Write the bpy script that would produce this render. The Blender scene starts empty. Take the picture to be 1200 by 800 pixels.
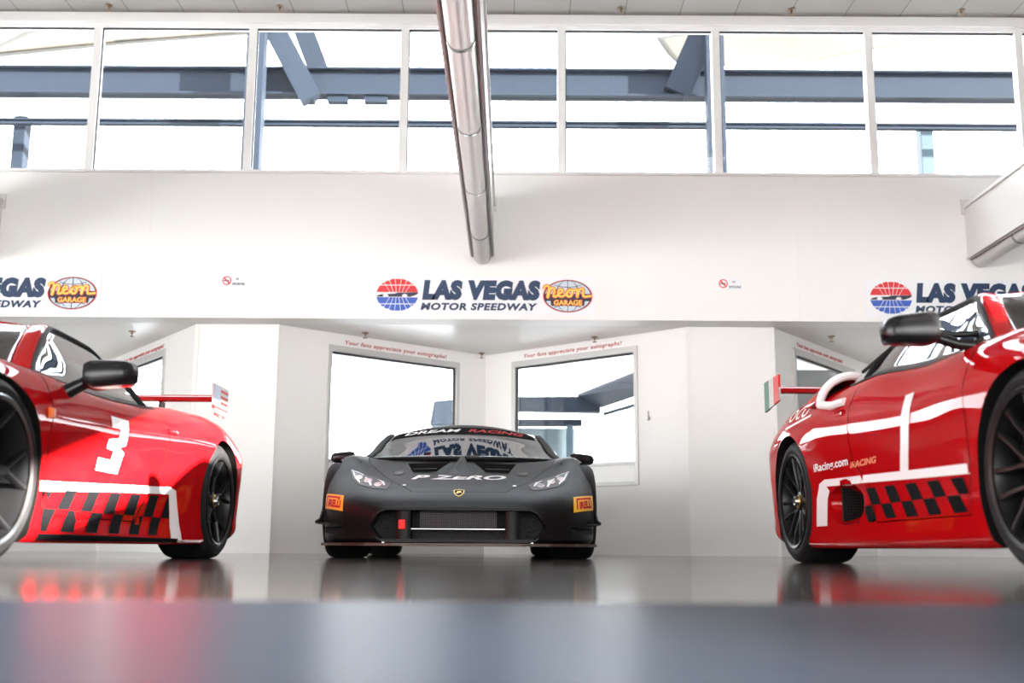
import bpy, bmesh, math, random
import numpy as np
from mathutils import Vector, Matrix
from mathutils.bvhtree import BVHTree

SC = bpy.context.scene
COL = SC.collection
PI = math.pi
R = math.radians
random.seed(4)

# ------------------------------------------------------------------ materials
def mat(name, col, rough=.5, metal=0., coat=0., coat_r=.03, spec=.5, coat_ior=1.5):
    m = bpy.data.materials.new(name)
    m.use_nodes = True
    b = m.node_tree.nodes['Principled BSDF']
    b.inputs['Base Color'].default_value = (*col, 1)
    b.inputs['Roughness'].default_value = rough
    b.inputs['Metallic'].default_value = metal
    b.inputs['Coat Weight'].default_value = coat
    b.inputs['Coat Roughness'].default_value = coat_r
    b.inputs['Specular IOR Level'].default_value = spec
    b.inputs['Coat IOR'].default_value = coat_ior
    return m

def noisy(m, scale, amount, rough_amount=0., coord='Object', detail=4.):
    """vary base colour (and roughness) a little with a noise texture"""
    nt = m.node_tree; b = nt.nodes['Principled BSDF']
    tc = nt.nodes.new('ShaderNodeTexCoord'); n = nt.nodes.new('ShaderNodeTexNoise')
    n.inputs['Scale'].default_value = scale; n.inputs['Detail'].default_value = detail
    nt.links.new(tc.outputs[coord], n.inputs['Vector'])
    c = b.inputs['Base Color'].default_value[:3]
    r = nt.nodes.new('ShaderNodeValToRGB')
    r.color_ramp.elements[0].position = .3; r.color_ramp.elements[1].position = .7
    r.color_ramp.elements[0].color = (*[max(0, v*(1-amount)) for v in c], 1)
    r.color_ramp.elements[1].color = (*[min(1, v*(1+amount)) for v in c], 1)
    nt.links.new(n.outputs['Fac'], r.inputs['Fac']); nt.links.new(r.outputs['Color'], b.inputs['Base Color'])
    if rough_amount:
        ro = b.inputs['Roughness'].default_value
        mr = nt.nodes.new('ShaderNodeMapRange')
        mr.inputs['To Min'].default_value = max(0, ro-rough_amount); mr.inputs['To Max'].default_value = ro+rough_amount
        nt.links.new(n.outputs['Fac'], mr.inputs['Value']); nt.links.new(mr.outputs['Result'], b.inputs['Roughness'])
    return m

def glass_mat(name, tint=(1, 1, 1), f0=.04, rough=0.):
    """thin sheet of glass: tinted see-through plus a Fresnel (Schlick) reflection that works from both sides"""
    m = bpy.data.materials.new(name); m.use_nodes = True
    nt = m.node_tree; nt.nodes.clear(); N = nt.nodes.new; L = nt.links.new
    o = N('ShaderNodeOutputMaterial'); mx = N('ShaderNodeMixShader')
    t = N('ShaderNodeBsdfTransparent'); g = N('ShaderNodeBsdfGlossy'); geo = N('ShaderNodeNewGeometry')
    t.inputs['Color'].default_value = (*tint, 1); g.inputs['Roughness'].default_value = rough; g.inputs['Color'].default_value = (1, 1, 1, 1)
    dot = N('ShaderNodeVectorMath'); dot.operation = 'DOT_PRODUCT'; L(geo.outputs['Normal'], dot.inputs[0]); L(geo.outputs['Incoming'], dot.inputs[1])
    def math_(op, a, b):
        n = N('ShaderNodeMath'); n.operation = op
        for k, v in enumerate((a, b)):
            if v is None: continue
            if hasattr(v, 'is_linked'): L(v, n.inputs[k])
            else: n.inputs[k].default_value = v
        return n.outputs[0]
    c = math_('ABSOLUTE', dot.outputs['Value'], None); q = math_('POWER', math_('SUBTRACT', 1., c), 5.)
    f = math_('ADD', math_('MULTIPLY', q, 1-f0), f0)
    L(f, mx.inputs[0]); L(t.outputs[0], mx.inputs[1]); L(g.outputs[0], mx.inputs[2]); L(mx.outputs[0], o.inputs[0])
    return m

def hexmesh(name, c1, c2, scale):
    m = mat(name, c1, .6, spec=.15)
    nt = m.node_tree; b = nt.nodes['Principled BSDF']
    tc = nt.nodes.new('ShaderNodeTexCoord'); v = nt.nodes.new('ShaderNodeTexVoronoi'); v.feature = 'DISTANCE_TO_EDGE'
    v.inputs['Scale'].default_value = scale; v.inputs['Randomness'].default_value = 0.15
    nt.links.new(tc.outputs['Object'], v.inputs['Vector'])
    r = nt.nodes.new('ShaderNodeValToRGB'); r.color_ramp.elements[0].position = .08; r.color_ramp.elements[1].position = .14
    r.color_ramp.elements[0].color = (*c2, 1); r.color_ramp.elements[1].color = (*c1, 1)
    nt.links.new(v.outputs[0], r.inputs['Fac']); nt.links.new(r.outputs['Color'], b.inputs['Base Color'])
    return m

M = {}
M['red'] = mat('red_paint', (.40, .003, .005), .6, 0, .55, .015, 0., 1.42)
M['carbon'] = noisy(mat('satin_carbon', (.0065, .0065, .0068), .45, 0, 0., .25, .14), 90, .35)
M['black'] = mat('black_gloss', (.007, .007, .008), .25, spec=.35)
M['matte'] = mat('black_matte', (.008, .008, .009), .6, spec=.25)
M['well'] = mat('wheel_well_black', (.008, .008, .008), .9, spec=.1)
M['rubber'] = noisy(mat('tyre_rubber', (.011, .011, .012), .65, spec=.2), 14, .25)
M['rim'] = mat('rim_black', (.008, .008, .009), .38, spec=.35)
M['lip'] = mat('rim_lip_metal', (.28, .28, .28), .28, 1.)
M['steel'] = mat('brushed_steel', (.30, .30, .30), .3, 1.)
M['gold'] = mat('gold_ring', (.55, .36, .10), .35, 1.)
M['disc'] = mat('brake_disc_steel', (.05, .05, .05), .45, 1.)
M['white_vinyl'] = mat('white_vinyl', (.84, .84, .84), .35, 0, .2)
M['black_vinyl'] = mat('black_vinyl', (.006, .006, .007), .7, spec=.02)
M['yellow_vinyl'] = mat('yellow_vinyl', (.90, .50, .01), .4)
M['red_vinyl'] = mat('red_vinyl', (.50, .02, .02), .5, spec=.1)
M['orange_vinyl'] = mat('orange_vinyl', (.80, .16, .02), .4)
M['green_vinyl'] = mat('green_vinyl', (.02, .11, .065), .5, spec=.1)
M['blue_vinyl'] = mat('blue_vinyl', (.03, .06, .20), .4)
M['strap'] = mat('red_strap', (.8, .02, .02), .7)
M['car_glass'] = glass_mat('car_glass', (.66, .69, .69), .10)
M['dark_glass'] = glass_mat('windscreen_glass', (.34, .35, .36), .13)
M['light_glass'] = glass_mat('headlight_cover', (.9, .9, .9), .05)
M['chrome'] = mat('lamp_chrome', (.8, .8, .82), .12, 1.)
M['drl'] = mat('lamp_white', (.85, .87, .9), .25)
M['seat'] = mat('seat_fabric', (.03, .03, .032), .8)
M['cage'] = mat('cage_white', (.55, .55, .55), .4)
M['mesh_black'] = hexmesh('black_mesh', (.002, .002, .002), (.016, .016, .017), 70)
M['mesh_grey'] = hexmesh('grey_mesh', (.02, .02, .022), (.075, .075, .085), 85)
M['wall'] = noisy(mat('white_wall_paint', (.83, .825, .815), .55), 1.3, .015)
M['fascia'] = noisy(mat('white_fascia_paint', (.85, .845, .835), .5), .8, .012)
M['side_wall'] = noisy(mat('grey_side_wall_paint', (.16, .16, .165), .6), 1., .05)
M['soffit'] = mat('white_soffit', (.74, .725, .70), .3)
M['frame'] = mat('grey_aluminium_frame', (.56, .56, .55), .4, .3)
M['frame_white'] = mat('white_window_frame', (.88, .88, .87), .4)
M['seal'] = mat('dark_gasket', (.03, .03, .035), .6)
M['pane'] = glass_mat('window_pane', (.97, .985, 1.), .035)
M['sign'] = mat('sign_panel', (.84, .85, .875), .45)
M['navy'] = mat('sign_navy', (.018, .045, .11), .4)
M['sign_red'] = mat('sign_red', (.72, .03, .04), .4)
M['sign_blue'] = mat('sign_blue', (.045, .12, .52), .4)
M['sign_dark'] = mat('sign_dark', (.02, .025, .05), .4)
M['neon_yellow'] = mat('sign_yellow', (.92, .66, .12), .4)
M['neon_red'] = mat('sign_neon_red', (.72, .06, .03), .4)
M['sky_blue'] = mat('sign_pale_blue', (.60, .68, .76), .4)
M['slogan'] = mat('slogan_red', (.42, .02, .025), .4)
M['beam_white'] = mat('beam_white_paint', (.74, .73, .71), .4)
M['tube'] = mat('tube_satin_metal', (.70, .685, .66), .38, .35)
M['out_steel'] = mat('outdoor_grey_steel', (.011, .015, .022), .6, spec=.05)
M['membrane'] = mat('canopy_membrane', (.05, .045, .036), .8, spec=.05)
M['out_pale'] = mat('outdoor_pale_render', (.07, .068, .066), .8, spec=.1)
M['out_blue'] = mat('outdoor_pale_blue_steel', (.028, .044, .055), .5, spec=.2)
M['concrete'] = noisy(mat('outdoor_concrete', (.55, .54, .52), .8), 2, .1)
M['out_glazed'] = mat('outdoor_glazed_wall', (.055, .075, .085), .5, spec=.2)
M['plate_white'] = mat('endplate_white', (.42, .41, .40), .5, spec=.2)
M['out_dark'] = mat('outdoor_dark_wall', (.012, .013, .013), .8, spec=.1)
M['side_rail'] = mat('side_rail_paint', (.30, .25, .25), .5)
M['brass'] = mat('sprinkler_brass', (.20, .14, .09), .45, .7)
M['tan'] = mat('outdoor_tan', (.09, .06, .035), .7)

def ceiling_mat():
    m = mat('ceiling_tiles', (.62, .57, .52), .8)
    nt = m.node_tree; b = nt.nodes['Principled BSDF']
    tc = nt.nodes.new('ShaderNodeTexCoord'); br = nt.nodes.new('ShaderNodeTexBrick')
    br.offset = 0; br.inputs['Scale'].default_value = 1
    br.inputs['Color1'].default_value = (.20, .183, .166, 1); br.inputs['Color2'].default_value = (.215, .197, .18, 1)
    br.inputs['Mortar'].default_value = (.09, .083, .076, 1); br.inputs['Mortar Size'].default_value = .006
    br.inputs['Brick Width'].default_value = .61; br.inputs['Row Height'].default_value = 1.22
    nt.links.new(tc.outputs['Object'], br.inputs['Vector']); nt.links.new(br.outputs['Color'], b.inputs['Base Color'])
    return m
M['ceiling'] = ceiling_mat()

def floor_mat(name, base, rough, var, bump, spec=.5):
    m = mat(name, base, rough, spec=spec)
    noisy(m, .9, var, rough*.25, detail=8)
    nt = m.node_tree; b = nt.nodes['Principled BSDF']
    tc = nt.nodes.new('ShaderNodeTexCoord'); n = nt.nodes.new('ShaderNodeTexNoise'); n.inputs['Scale'].default_value = 3.
    bp = nt.nodes.new('ShaderNodeBump'); bp.inputs['Strength'].default_value = bump; bp.inputs['Distance'].default_value = .01
    nt.links.new(tc.outputs['Object'], n.inputs['Vector']); nt.links.new(n.outputs['Fac'], bp.inputs['Height'])
    nt.links.new(bp.outputs['Normal'], b.inputs['Normal'])
    return m
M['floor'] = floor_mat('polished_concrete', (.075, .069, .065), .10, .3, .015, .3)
M['floor_near'] = floor_mat('rough_blue_concrete', (.022, .031, .048), .36, .25, .02, .012)  # nearer floor slab: darker, bluer and rougher than the far one

# ------------------------------------------------------------------ mesh helpers
def link(o, parent=None):
    COL.objects.link(o)
    if parent is not None: o.parent = parent
    return o

def mesh_obj(name, verts, faces, m, parent=None, smooth=True, angle=40, kind=None):
    me = bpy.data.meshes.new(name)
    me.from_pydata([tuple(v) for v in verts], [], faces)
    o = bpy.data.objects.new(name, me)
    for x in (m if isinstance(m, (list, tuple)) else [m]): me.materials.append(x)
    fin(me, smooth, angle)
    if kind: o['kind'] = kind
    return link(o, parent)

def fin(me, smooth=True, angle=40):
    me.validate()
    if smooth:
        me.polygons.foreach_set('use_smooth', [True]*len(me.polygons))
        me.set_sharp_from_angle(angle=R(angle))
    me.update()

def bm_obj(name, bm, m, parent=None, smooth=True, angle=40, kind=None):
    bmesh.ops.recalc_face_normals(bm, faces=bm.faces)
    me = bpy.data.meshes.new(name); bm.to_mesh(me); bm.free()
    for x in (m if isinstance(m, (list, tuple)) else [m]): me.materials.append(x)
    fin(me, smooth, angle)
    o = bpy.data.objects.new(name, me)
    if kind: o['kind'] = kind
    return link(o, parent)

def empty(name, loc, label, cat, group=None, rz=0):
    o = bpy.data.objects.new(name, None); o.empty_display_size = .1
    o.location = loc; o.rotation_euler = (0, 0, rz); o['label'] = label; o['category'] = cat
    if group: o['group'] = group
    return link(o)

def tag(o, label, cat, group=None):
    o['label'] = label; o['category'] = cat
    if group: o['group'] = group
    return o

def box(bm, x0, x1, y0, y1, z0, z1, bev=0., mtx=None):
    r = bmesh.ops.create_cube(bm, size=1)
    vs = r['verts']
    for v in vs:
        v.co = Vector(((x0+x1)/2+v.co.x*(x1-x0), (y0+y1)/2+v.co.y*(y1-y0), (z0+z1)/2+v.co.z*(z1-z0)))
    if bev:
        es = list({e for v in vs for e in v.link_edges})
        rr = bmesh.ops.bevel(bm, geom=es, offset=bev, segments=2, affect='EDGES', profile=.6)
        vs = list({v for f in rr['faces'] for v in f.verts} | {v for v in vs if v.is_valid})
    if mtx is not None:
        for v in vs: v.co = mtx @ v.co
    return vs

def tube(bm, pts, r, n=10, cap=True):
    pts = [Vector(p) for p in pts]
    rs = r if isinstance(r, (list, tuple)) else [r]*len(pts)
    rings = []; up = None
    for i, p in enumerate(pts):
        d = (pts[min(i+1, len(pts)-1)]-pts[max(i-1, 0)]).normalized()
        a = (up - d*up.dot(d)) if up is not None else (Vector((0, 0, 1)) if abs(d.z) < .9 else Vector((1, 0, 0)))
        a = a - d*a.dot(d); a.normalize(); up = a
        b = d.cross(a)
        rings.append([bm.verts.new(p+(a*math.cos(t)+b*math.sin(t))*rs[i]) for t in [2*PI*k/n for k in range(n)]])
    for A, B in zip(rings, rings[1:]):
        for k in range(n): bm.faces.new((A[k], A[(k+1) % n], B[(k+1) % n], B[k]))
    if cap:
        bm.faces.new(rings[0]); bm.faces.new(rings[-1])

def lathe(bm, prof, n=64, axis='x', c=(0, 0, 0), close=False):
    """prof: list of (axial, radius)"""
    c = Vector(c); rings = []
    for a, r in prof:
        ring = []
        for k in range(n):
            t = 2*PI*k/n
            if axis == 'x': p = Vector((a, r*math.cos(t), r*math.sin(t)))
            elif axis == 'z': p = Vector((r*math.cos(t), r*math.sin(t), a))
            else: p = Vector((r*math.cos(t), a, r*math.sin(t)))
            ring.append(bm.verts.new(c+p))
        rings.append(ring)
    pairs = list(zip(rings, rings[1:]))
    if close: pairs.append((rings[-1], rings[0]))
    for A, B in pairs:
        for k in range(n): bm.faces.new((A[k], A[(k+1) % n], B[(k+1) % n], B[k]))
    if not close:
        if prof[0][1] > 1e-6: bm.faces.new(rings[0])
        if prof[-1][1] > 1e-6: bm.faces.new(rings[-1])
    bmesh.ops.remove_doubles(bm, verts=bm.verts, dist=1e-5)

def prism(bm, poly, d0, d1, plane='xz'):
    """extrude polygon (list of 2-D) between d0 and d1 along the missing axis"""
    def mk(p, d):
        if plane == 'xz': return (p[0], d, p[1])
        if plane == 'yz': return (d, p[0], p[1])
        return (p[0], p[1], d)
    A = [bm.verts.new(mk(p, d0)) for p in poly]; B = [bm.verts.new(mk(p, d1)) for p in poly]
    n = len(poly)
    for k in range(n): bm.faces.new((A[k], A[(k+1) % n], B[(k+1) % n], B[k]))
    bm.faces.new(A); bm.faces.new(B[::-1])

def pchip(xs, ys):
    xs = np.array(xs, float); ys = np.array(ys, float)
    h = np.diff(xs); d = np.diff(ys)/h; m = np.zeros_like(xs)
    if len(xs) > 2:
        for i in range(1, len(xs)-1):
            if d[i-1]*d[i] > 0:
                w1 = 2*h[i]+h[i-1]; w2 = h[i]+2*h[i-1]
                m[i] = (w1+w2)/(w1/d[i-1]+w2/d[i])
    m[0] = d[0]; m[-1] = d[-1]
    def f(x):
        i = int(np.clip(np.searchsorted(xs, x)-1, 0, len(h)-1))
        t = (x-xs[i])/h[i]
        t = min(max(t, 0.), 1.)
        return float((1+2*t)*(1-t)**2*ys[i]+t*(1-t)**2*h[i]*m[i]+t*t*(3-2*t)*ys[i+1]+t*t*(t-1)*h[i]*m[i+1])
    return f

def curve3(pts, key=1):
    """pts (x,y,z) parametrised by coordinate `key` -> function"""
    k = [p[key] for p in pts]
    fs = [pchip(k, [p[i] for p in pts]) for i in range(3)]
    return lambda t: Vector([fs[i](t) if i != key else t for i in range(3)])

def catmull(P, sub):
    P = [np.array(p, float) for p in P]; out = []
    for i in range(len(P)-1):
        p0 = P[i-1] if i else 2*P[0]-P[1]
        p3 = P[i+2] if i+2 < len(P) else 2*P[-1]-P[-2]
        p1, p2 = P[i], P[i+1]
        for k in range(sub):
            t = k/sub
            out.append(.5*((2*p1)+(p2-p0)*t+(2*p0-5*p1+4*p2-p3)*t*t+(3*p1-p0-3*p2+p3)*t**3))
    out.append(P[-1]); return out

def grid_obj(name, rows, m, parent=None, thick=0., smooth=True, angle=50):
    """rows: list of equal-length point lists"""
    nr, nc = len(rows), len(rows[0])
    verts = [tuple(p) for r in rows for p in r]
    faces = [(i*nc+j, i*nc+j+1, (i+1)*nc+j+1, (i+1)*nc+j) for i in range(nr-1) for j in range(nc-1)]
    bm = bmesh.new()
    vs = [bm.verts.new(v) for v in verts]
    for f in faces: bm.faces.new([vs[k] for k in f])
    bmesh.ops.remove_doubles(bm, verts=bm.verts, dist=1e-5)
    bmesh.ops.dissolve_degenerate(bm, edges=bm.edges, dist=1e-6)
    o = bm_obj(name, bm, m, parent, smooth, angle)
    if thick:
        md = o.modifiers.new('thickness', 'SOLIDIFY'); md.thickness = thick; md.offset = 0
    return o

def boolean(o, cutter, op='DIFFERENCE', keep=False):
    """apply a boolean; retry with a hair's breadth shift if the solver loses the mesh"""
    n0 = len(o.data.polygons); best = None
    for dx in (0, .0007, -.0011, .0017):
        base = cutter.location.copy(); cutter.location = base+Vector((dx*.3, dx, dx*.7))
        md = o.modifiers.new('b', 'BOOLEAN'); md.object = cutter; md.operation = op; md.solver = 'EXACT'
        try: md.material_mode = 'TRANSFER'
        except Exception: pass
        bpy.context.view_layer.update()
        dg = bpy.context.evaluated_depsgraph_get()
        me = bpy.data.meshes.new_from_object(o.evaluated_get(dg))
        o.modifiers.clear(); cutter.location = base
        n = len(me.polygons)
        if n > (n0*.6 if op == 'DIFFERENCE' else 20): best = me; break
        print('boolean retry', o.name, op, n0, n)
    if best is not None: o.data = best
    if not keep: bpy.data.objects.remove(cutter)
    fin(o.data, True, 32)
    return o

def intersection(src, cutter, name, parent):
    o = bpy.data.objects.new(name, src.data.copy()); link(o, parent)
    o.matrix_local = src.matrix_local.copy()
    bpy.context.view_layer.update()
    return boolean(o, cutter, 'INTERSECT', keep=True)

def cutter(bm, m):
    bmesh.ops.recalc_face_normals(bm, faces=bm.faces)
    me = bpy.data.meshes.new('cut'); bm.to_mesh(me); bm.free(); me.materials.append(m)
    o = bpy.data.objects.new('cut', me); COL.objects.link(o); return o

def bvh_of(objs):
    """BVH in the local space of the (un-rotated) car root: all parts sit at identity"""
    dg = bpy.context.evaluated_depsgraph_get(); vs = []; fs = []
    for o in objs:
        ev = o.evaluated_get(dg); me = ev.to_mesh(); off = len(vs)
        vs += [o.matrix_basis @ v.co for v in me.vertices]; fs += [[i+off for i in p.vertices] for p in me.polygons]
        ev.to_mesh_clear()
    return BVHTree.FromPolygons(vs, fs)

# --- flat shapes: text and polygons, as (verts2d, faces)
def text_shape(s, h, bold=0., shear=0., sx=1., align='LEFT', space=1.):
    cu = bpy.data.curves.new('t', 'FONT'); cu.body = s; cu.size = 1; cu.offset = bold; cu.resolution_u = 3
    cu.shear = shear; cu.align_x = align; cu.space_character = space
    o = bpy.data.objects.new('t', cu); COL.objects.link(o)
    bpy.context.view_layer.update()
    dg = bpy.context.evaluated_depsgraph_get()
    me = bpy.data.meshes.new_from_object(o.evaluated_get(dg))
    vs = [v.co.copy() for v in me.vertices]; fs = [list(p.vertices) for p in me.polygons]
    bpy.data.objects.remove(o); bpy.data.meshes.remove(me)
    cap = .70
    vs = [(v.x*h/cap*sx, v.y*h/cap) for v in vs]
    return vs, fs

def fit(shape, x0, x1, y0, y1, flipx=False, rot=None):
    vs, fs = shape
    ax = min(v[0] for v in vs); bx = max(v[0] for v in vs); ay = min(v[1] for v in vs); by = max(v[1] for v in vs)
    return [(x0+(v[0]-ax)/(bx-ax)*(x1-x0), y0+(v[1]-ay)/(by-ay)*(y1-y0)) for v in vs], fs

def poly(*pts): return list(pts), [list(range(len(pts)))]

def join_shapes(*shapes):
    V = []; Fc = []
    for v, f in shapes:
        o = len(V); V += list(v); Fc += [[i+o for i in p] for p in f]
    return V, Fc

def ring2d(cx, cz, rx, rz, rx2, rz2, n=40):
    v = []; f = []
    for k in range(n):
        t = 2*PI*k/n; v.append((cx+rx*math.cos(t), cz+rz*math.sin(t))); v.append((cx+rx2*math.cos(t), cz+rz2*math.sin(t)))
    for k in range(n): a = 2*k; b = 2*((k+1) % n); f.append([a, b, b+1, a+1])
    return v, f

def ell(cx, cz, rx, rz, n=40): return [(cx+rx*math.cos(2*PI*k/n), cz+rz*math.sin(2*PI*k/n)) for k in range(n)], [list(range(n))]

def flat_obj(name, shape, m, parent, at, thick=.004):
    """2-D shape -> thin solid; `at` maps (a,b,depth) -> xyz"""
    vs, fs = shape
    bm = bmesh.new(); bv = [bm.verts.new((v[0], v[1], 0)) for v in vs]
    for f in fs:
        try: bm.faces.new([bv[i] for i in f])
        except ValueError: pass
    bmesh.ops.recalc_face_normals(bm, faces=bm.faces)
    r = bmesh.ops.extrude_face_region(bm, geom=bm.faces[:])
    for g in r['geom']:
        if isinstance(g, bmesh.types.BMVert): g.co.z = thick
    for v in bm.verts: v.co = Vector(at(v.co.x, v.co.y, v.co.z))
    return bm_obj(name, bm, m, parent, smooth=False)

def decal(name, shape, m, parent, bvh, basis, off=.0025, step=.035, far=3., clip=None):
    """project a flat shape on a surface. basis=(origin,e1,e2,dir)"""
    vs, fs = shape
    bm = bmesh.new(); bv = [bm.verts.new((v[0], v[1], 0)) for v in vs]
    for f in fs:
        try: bm.faces.new([bv[i] for i in f])
        except ValueError: pass
    bmesh.ops.remove_doubles(bm, verts=bm.verts, dist=1e-5)
    for ax in (0, 1):
        lo = min(v.co[ax] for v in bm.verts); hi = max(v.co[ax] for v in bm.verts)
        k = math.ceil(lo/step)
        while k*step < hi:
            n = Vector((1, 0, 0)) if ax == 0 else Vector((0, 1, 0))
            bmesh.ops.bisect_plane(bm, geom=bm.verts[:]+bm.edges[:]+bm.faces[:], dist=1e-5, plane_co=n*(k*step), plane_no=n)
            k += 1
    bmesh.ops.triangulate(bm, faces=[f for f in bm.faces if len(f.verts) > 4])
    O, e1, e2, d = [Vector(q) for q in basis]; d.normalize()
    dead = []
    for v in bm.verts:
        org = O+e1*v.co.x+e2*v.co.y-d*far
        h, n, i, dist = bvh.ray_cast(org, d)
        if h is None: dead.append(v); v.co = org; continue
        if n.dot(d) > 0: n = -n
        v.co = h+n*off-d*.0005
    if dead: bmesh.ops.delete(bm, geom=dead, context='VERTS')
    me = bpy.data.meshes.new(name); 
    for f in bm.faces:
        f.normal_update()
        if f.normal.dot(d) > 0: f.normal_flip()
    bm.to_mesh(me); bm.free()
    me.materials.append(m); fin(me, True, 60)
    return link(bpy.data.objects.new(name, me), parent)

# ------------------------------------------------------------------ car building
def car_body(name, pts, ys, m, parent, sub=4):
    """pts: list (bottom centre -> top centre) of knot lists (y,x,z); closed, mirrored loft along y"""
    fx = [pchip([p[0] for p in k], [p[1] for p in k]) for k in pts]
    fz = [pchip([p[0] for p in k], [p[2] for p in k]) for k in pts]
    rings = []
    for y in ys:
        half = catmull([(fx[i](y), fz[i](y)) for i in range(len(pts))], sub)
        half = [(max(0., a), b) for a, b in half]
        half[0] = (0, half[0][1]); half[-1] = (0, half[-1][1])
        ring = [(a, y, b) for a, b in half]+[(-a, y, b) for a, b in half[-2:0:-1]]
        rings.append(ring)
    n = len(rings[0]); bm = bmesh.new()
    vr = [[bm.verts.new(p) for p in r] for r in rings]
    for A, B in zip(vr, vr[1:]):
        for k in range(n): bm.faces.new((A[k], A[(k+1) % n], B[(k+1) % n], B[k]))
    for rr in (vr[0], vr[-1]):
        h = n//2
        for k in range(h-1):
            q = [rr[k], rr[k+1], rr[n-k-1], rr[(n-k) % n]]
            q2 = []
            for v in q:
                if v not in q2: q2.append(v)
            if len(q2) > 2: bm.faces.new(q2)
        bm.faces.new((rr[h-1], rr[h], rr[h+1]))
    bmesh.ops.remove_doubles(bm, verts=bm.verts, dist=1e-5)
    return bm_obj(name, bm, m, parent, True, 32)

def arches(body, spec):
    """spec: (y, z, r, inner x, outer x) both sides"""
    for y, z, r, xi, xo in spec:
        for s in (-1, 1):
            bm = bmesh.new(); lathe(bm, [(s*xi, r), (s*xo, r)], 72, 'x', (0, y, z))
            boolean(body, cutter(bm, M['well']))

def wheel_meshes(key, Rt, w, Rr, style, lip=False):
    """wheel centred on origin, outer face towards -x.  returns dict of meshes"""
    out = {}
    def take(o): me = o.data; bpy.data.objects.remove(o); return me
    h = w/2
    bm = bmesh.new()
    prof = [(-h+.012, Rr), (-h+.004, Rr+.012), (-h, Rr+(Rt-Rr)*.45), (-h+.006, Rt-.028), (-h+.022, Rt-.008), (-h+.045, Rt),
            (h-.045, Rt), (h-.022, Rt-.008), (h-.006, Rt-.028), (h, Rr+(Rt-Rr)*.45), (h-.004, Rr+.012), (h-.012, Rr)]
    lathe(bm, prof, 72, 'x', close=True); out['tyre'] = take(bm_obj('tyre', bm, M['rubber']))
    bm = bmesh.new()
    prof = [(-h+.012, Rr+.003), (-h+.004, Rr+.001), (-h+.004, Rr-.010), (-h+.022, Rr-.016), (-h+.05, Rr-.022), (h-.03, Rr-.03), (h-.012, Rr-.012), (h-.012, Rr+.003)]
    lathe(bm, prof, 72, 'x', close=True); out['barrel'] = take(bm_obj('wheel', bm, M['rim']))
    bm = bmesh.new()
    lathe(bm, [(-h+.002, Rr+.003), (-h-.003, Rr-.004), (-h+.003, Rr-.016), (-h+.012, Rr-.014), (-h+.010, Rr+.001)], 72, 'x', close=True)
    out['lip'] = take(bm_obj('rim_lip', bm, M['lip'] if lip else M['rim']))
    # one Y spoke: a stem that forks into two curved blades
    bm = bmesh.new()
    def blade(path, wd, th):
        """path of (r, angle, x, half-width)"""
        prev = None
        for r, a, x, hw in path:
            c, s = math.cos(a), math.sin(a)
            rad = Vector((0, c, s)); tan = Vector((0, -s, c))
            ctr = rad*r
            sec = [ctr+tan*(-hw)+Vector((x+.010, 0, 0)), ctr+tan*(-hw*.55)+Vector((x, 0, 0)), ctr+tan*(hw*.55)+Vector((x, 0, 0)), ctr+tan*hw+Vector((x+.010, 0, 0)),
                   ctr+tan*hw*.8+Vector((x+th, 0, 0)), ctr-tan*hw*.8+Vector((x+th, 0, 0))]
            cur = [bm.verts.new(p) for p in sec]
            if prev:
                for k in range(6): bm.faces.new((prev[k], prev[(k+1) % 6], cur[(k+1) % 6], cur[k]))
            else: bm.faces.new(cur)
            prev = cur
        bm.faces.new(prev[::-1])
    x0 = -h+.045; x1 = -h+.012
    if style == 'petal':
        n = 7; da = PI/n*.58
        for sgn in (-1, 1):
            blade([(.045, 0, x0, .016), (.085, sgn*da*.18, x0-.006, .012), (.13, sgn*da*.62, x0-.014, .010), (.18, sgn*da*.92, x0-.022, .009), (Rr-.03, sgn*da*.98, x1+.004, .010), (Rr-.014, sgn*da, x1, .014)], .01, .026)
    else:
        n = 5; da = PI/n*.42
        blade([(.045, 0, x0, .022), (.10, 0, x0-.008, .018), (.15, 0, x0-.014, .017)], .01, .03)
        for sgn in (-1, 1):
            blade([(.135, sgn*.02, x0-.012, .011), (.175, sgn*da*.5, x0-.018, .010), (Rr-.03, sgn*da*.95, x1+.004, .010), (Rr-.014, sgn*da, x1, .013)], .01, .028)
    out['spoke'] = take(bm_obj('spoke', bm, M['rim'])); out['n'] = n
    bm = bmesh.new()
    lathe(bm, [(x0-.010, 0), (x0-.010, .030), (x0-.002, .055), (x0+.04, .062), (x0+.04, 0)], 40, 'x'); out['hub'] = take(bm_obj('hub', bm, M['rim']))
    bm = bmesh.new()
    lathe(bm, [(x0-.034, .014), (x0-.036, .024), (x0-.030, .028), (x0-.006, .031), (x0-.006, .014)], 6 if False else 24, 'x', close=True)
    out['nut'] = take(bm_obj('centre_nut', bm, M['steel']))
    bm = bmesh.new()
    lathe(bm, [(x0-.010, .031), (x0-.016, .034), (x0-.010, .038)], 32, 'x', close=True); out['ring'] = take(bm_obj('nut_ring', bm, M['gold']))
    bm = bmesh.new()
    lathe(bm, [(x0+.055, .06), (x0+.055, Rr-.055), (x0+.085, Rr-.055), (x0+.085, .06)], 56, 'x', close=True); out['disc'] = take(bm_obj('brake_disc', bm, M['disc']))
    bm = bmesh.new()
    lathe(bm, [(x0+.12, 0), (x0+.12, Rr-.032), (x0+.13, Rr-.032), (x0+.13, 0)], 40, 'x'); out['back'] = take(bm_obj('backing', bm, M['well']))
    bm = bmesh.new()
    poly_ = [((Rr-.105)*math.cos(a), (Rr-.105)*math.sin(a)) for a in np.linspace(-.5, .5, 9)]+[((Rr-.042)*math.cos(a), (Rr-.042)*math.sin(a)) for a in np.linspace(.5, -.5, 9)]
    prism(bm, poly_, x0+.04, x0+.10, 'yz'); out['caliper'] = take(bm_obj('brake_caliper', bm, M['matte']))
    return out

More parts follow.
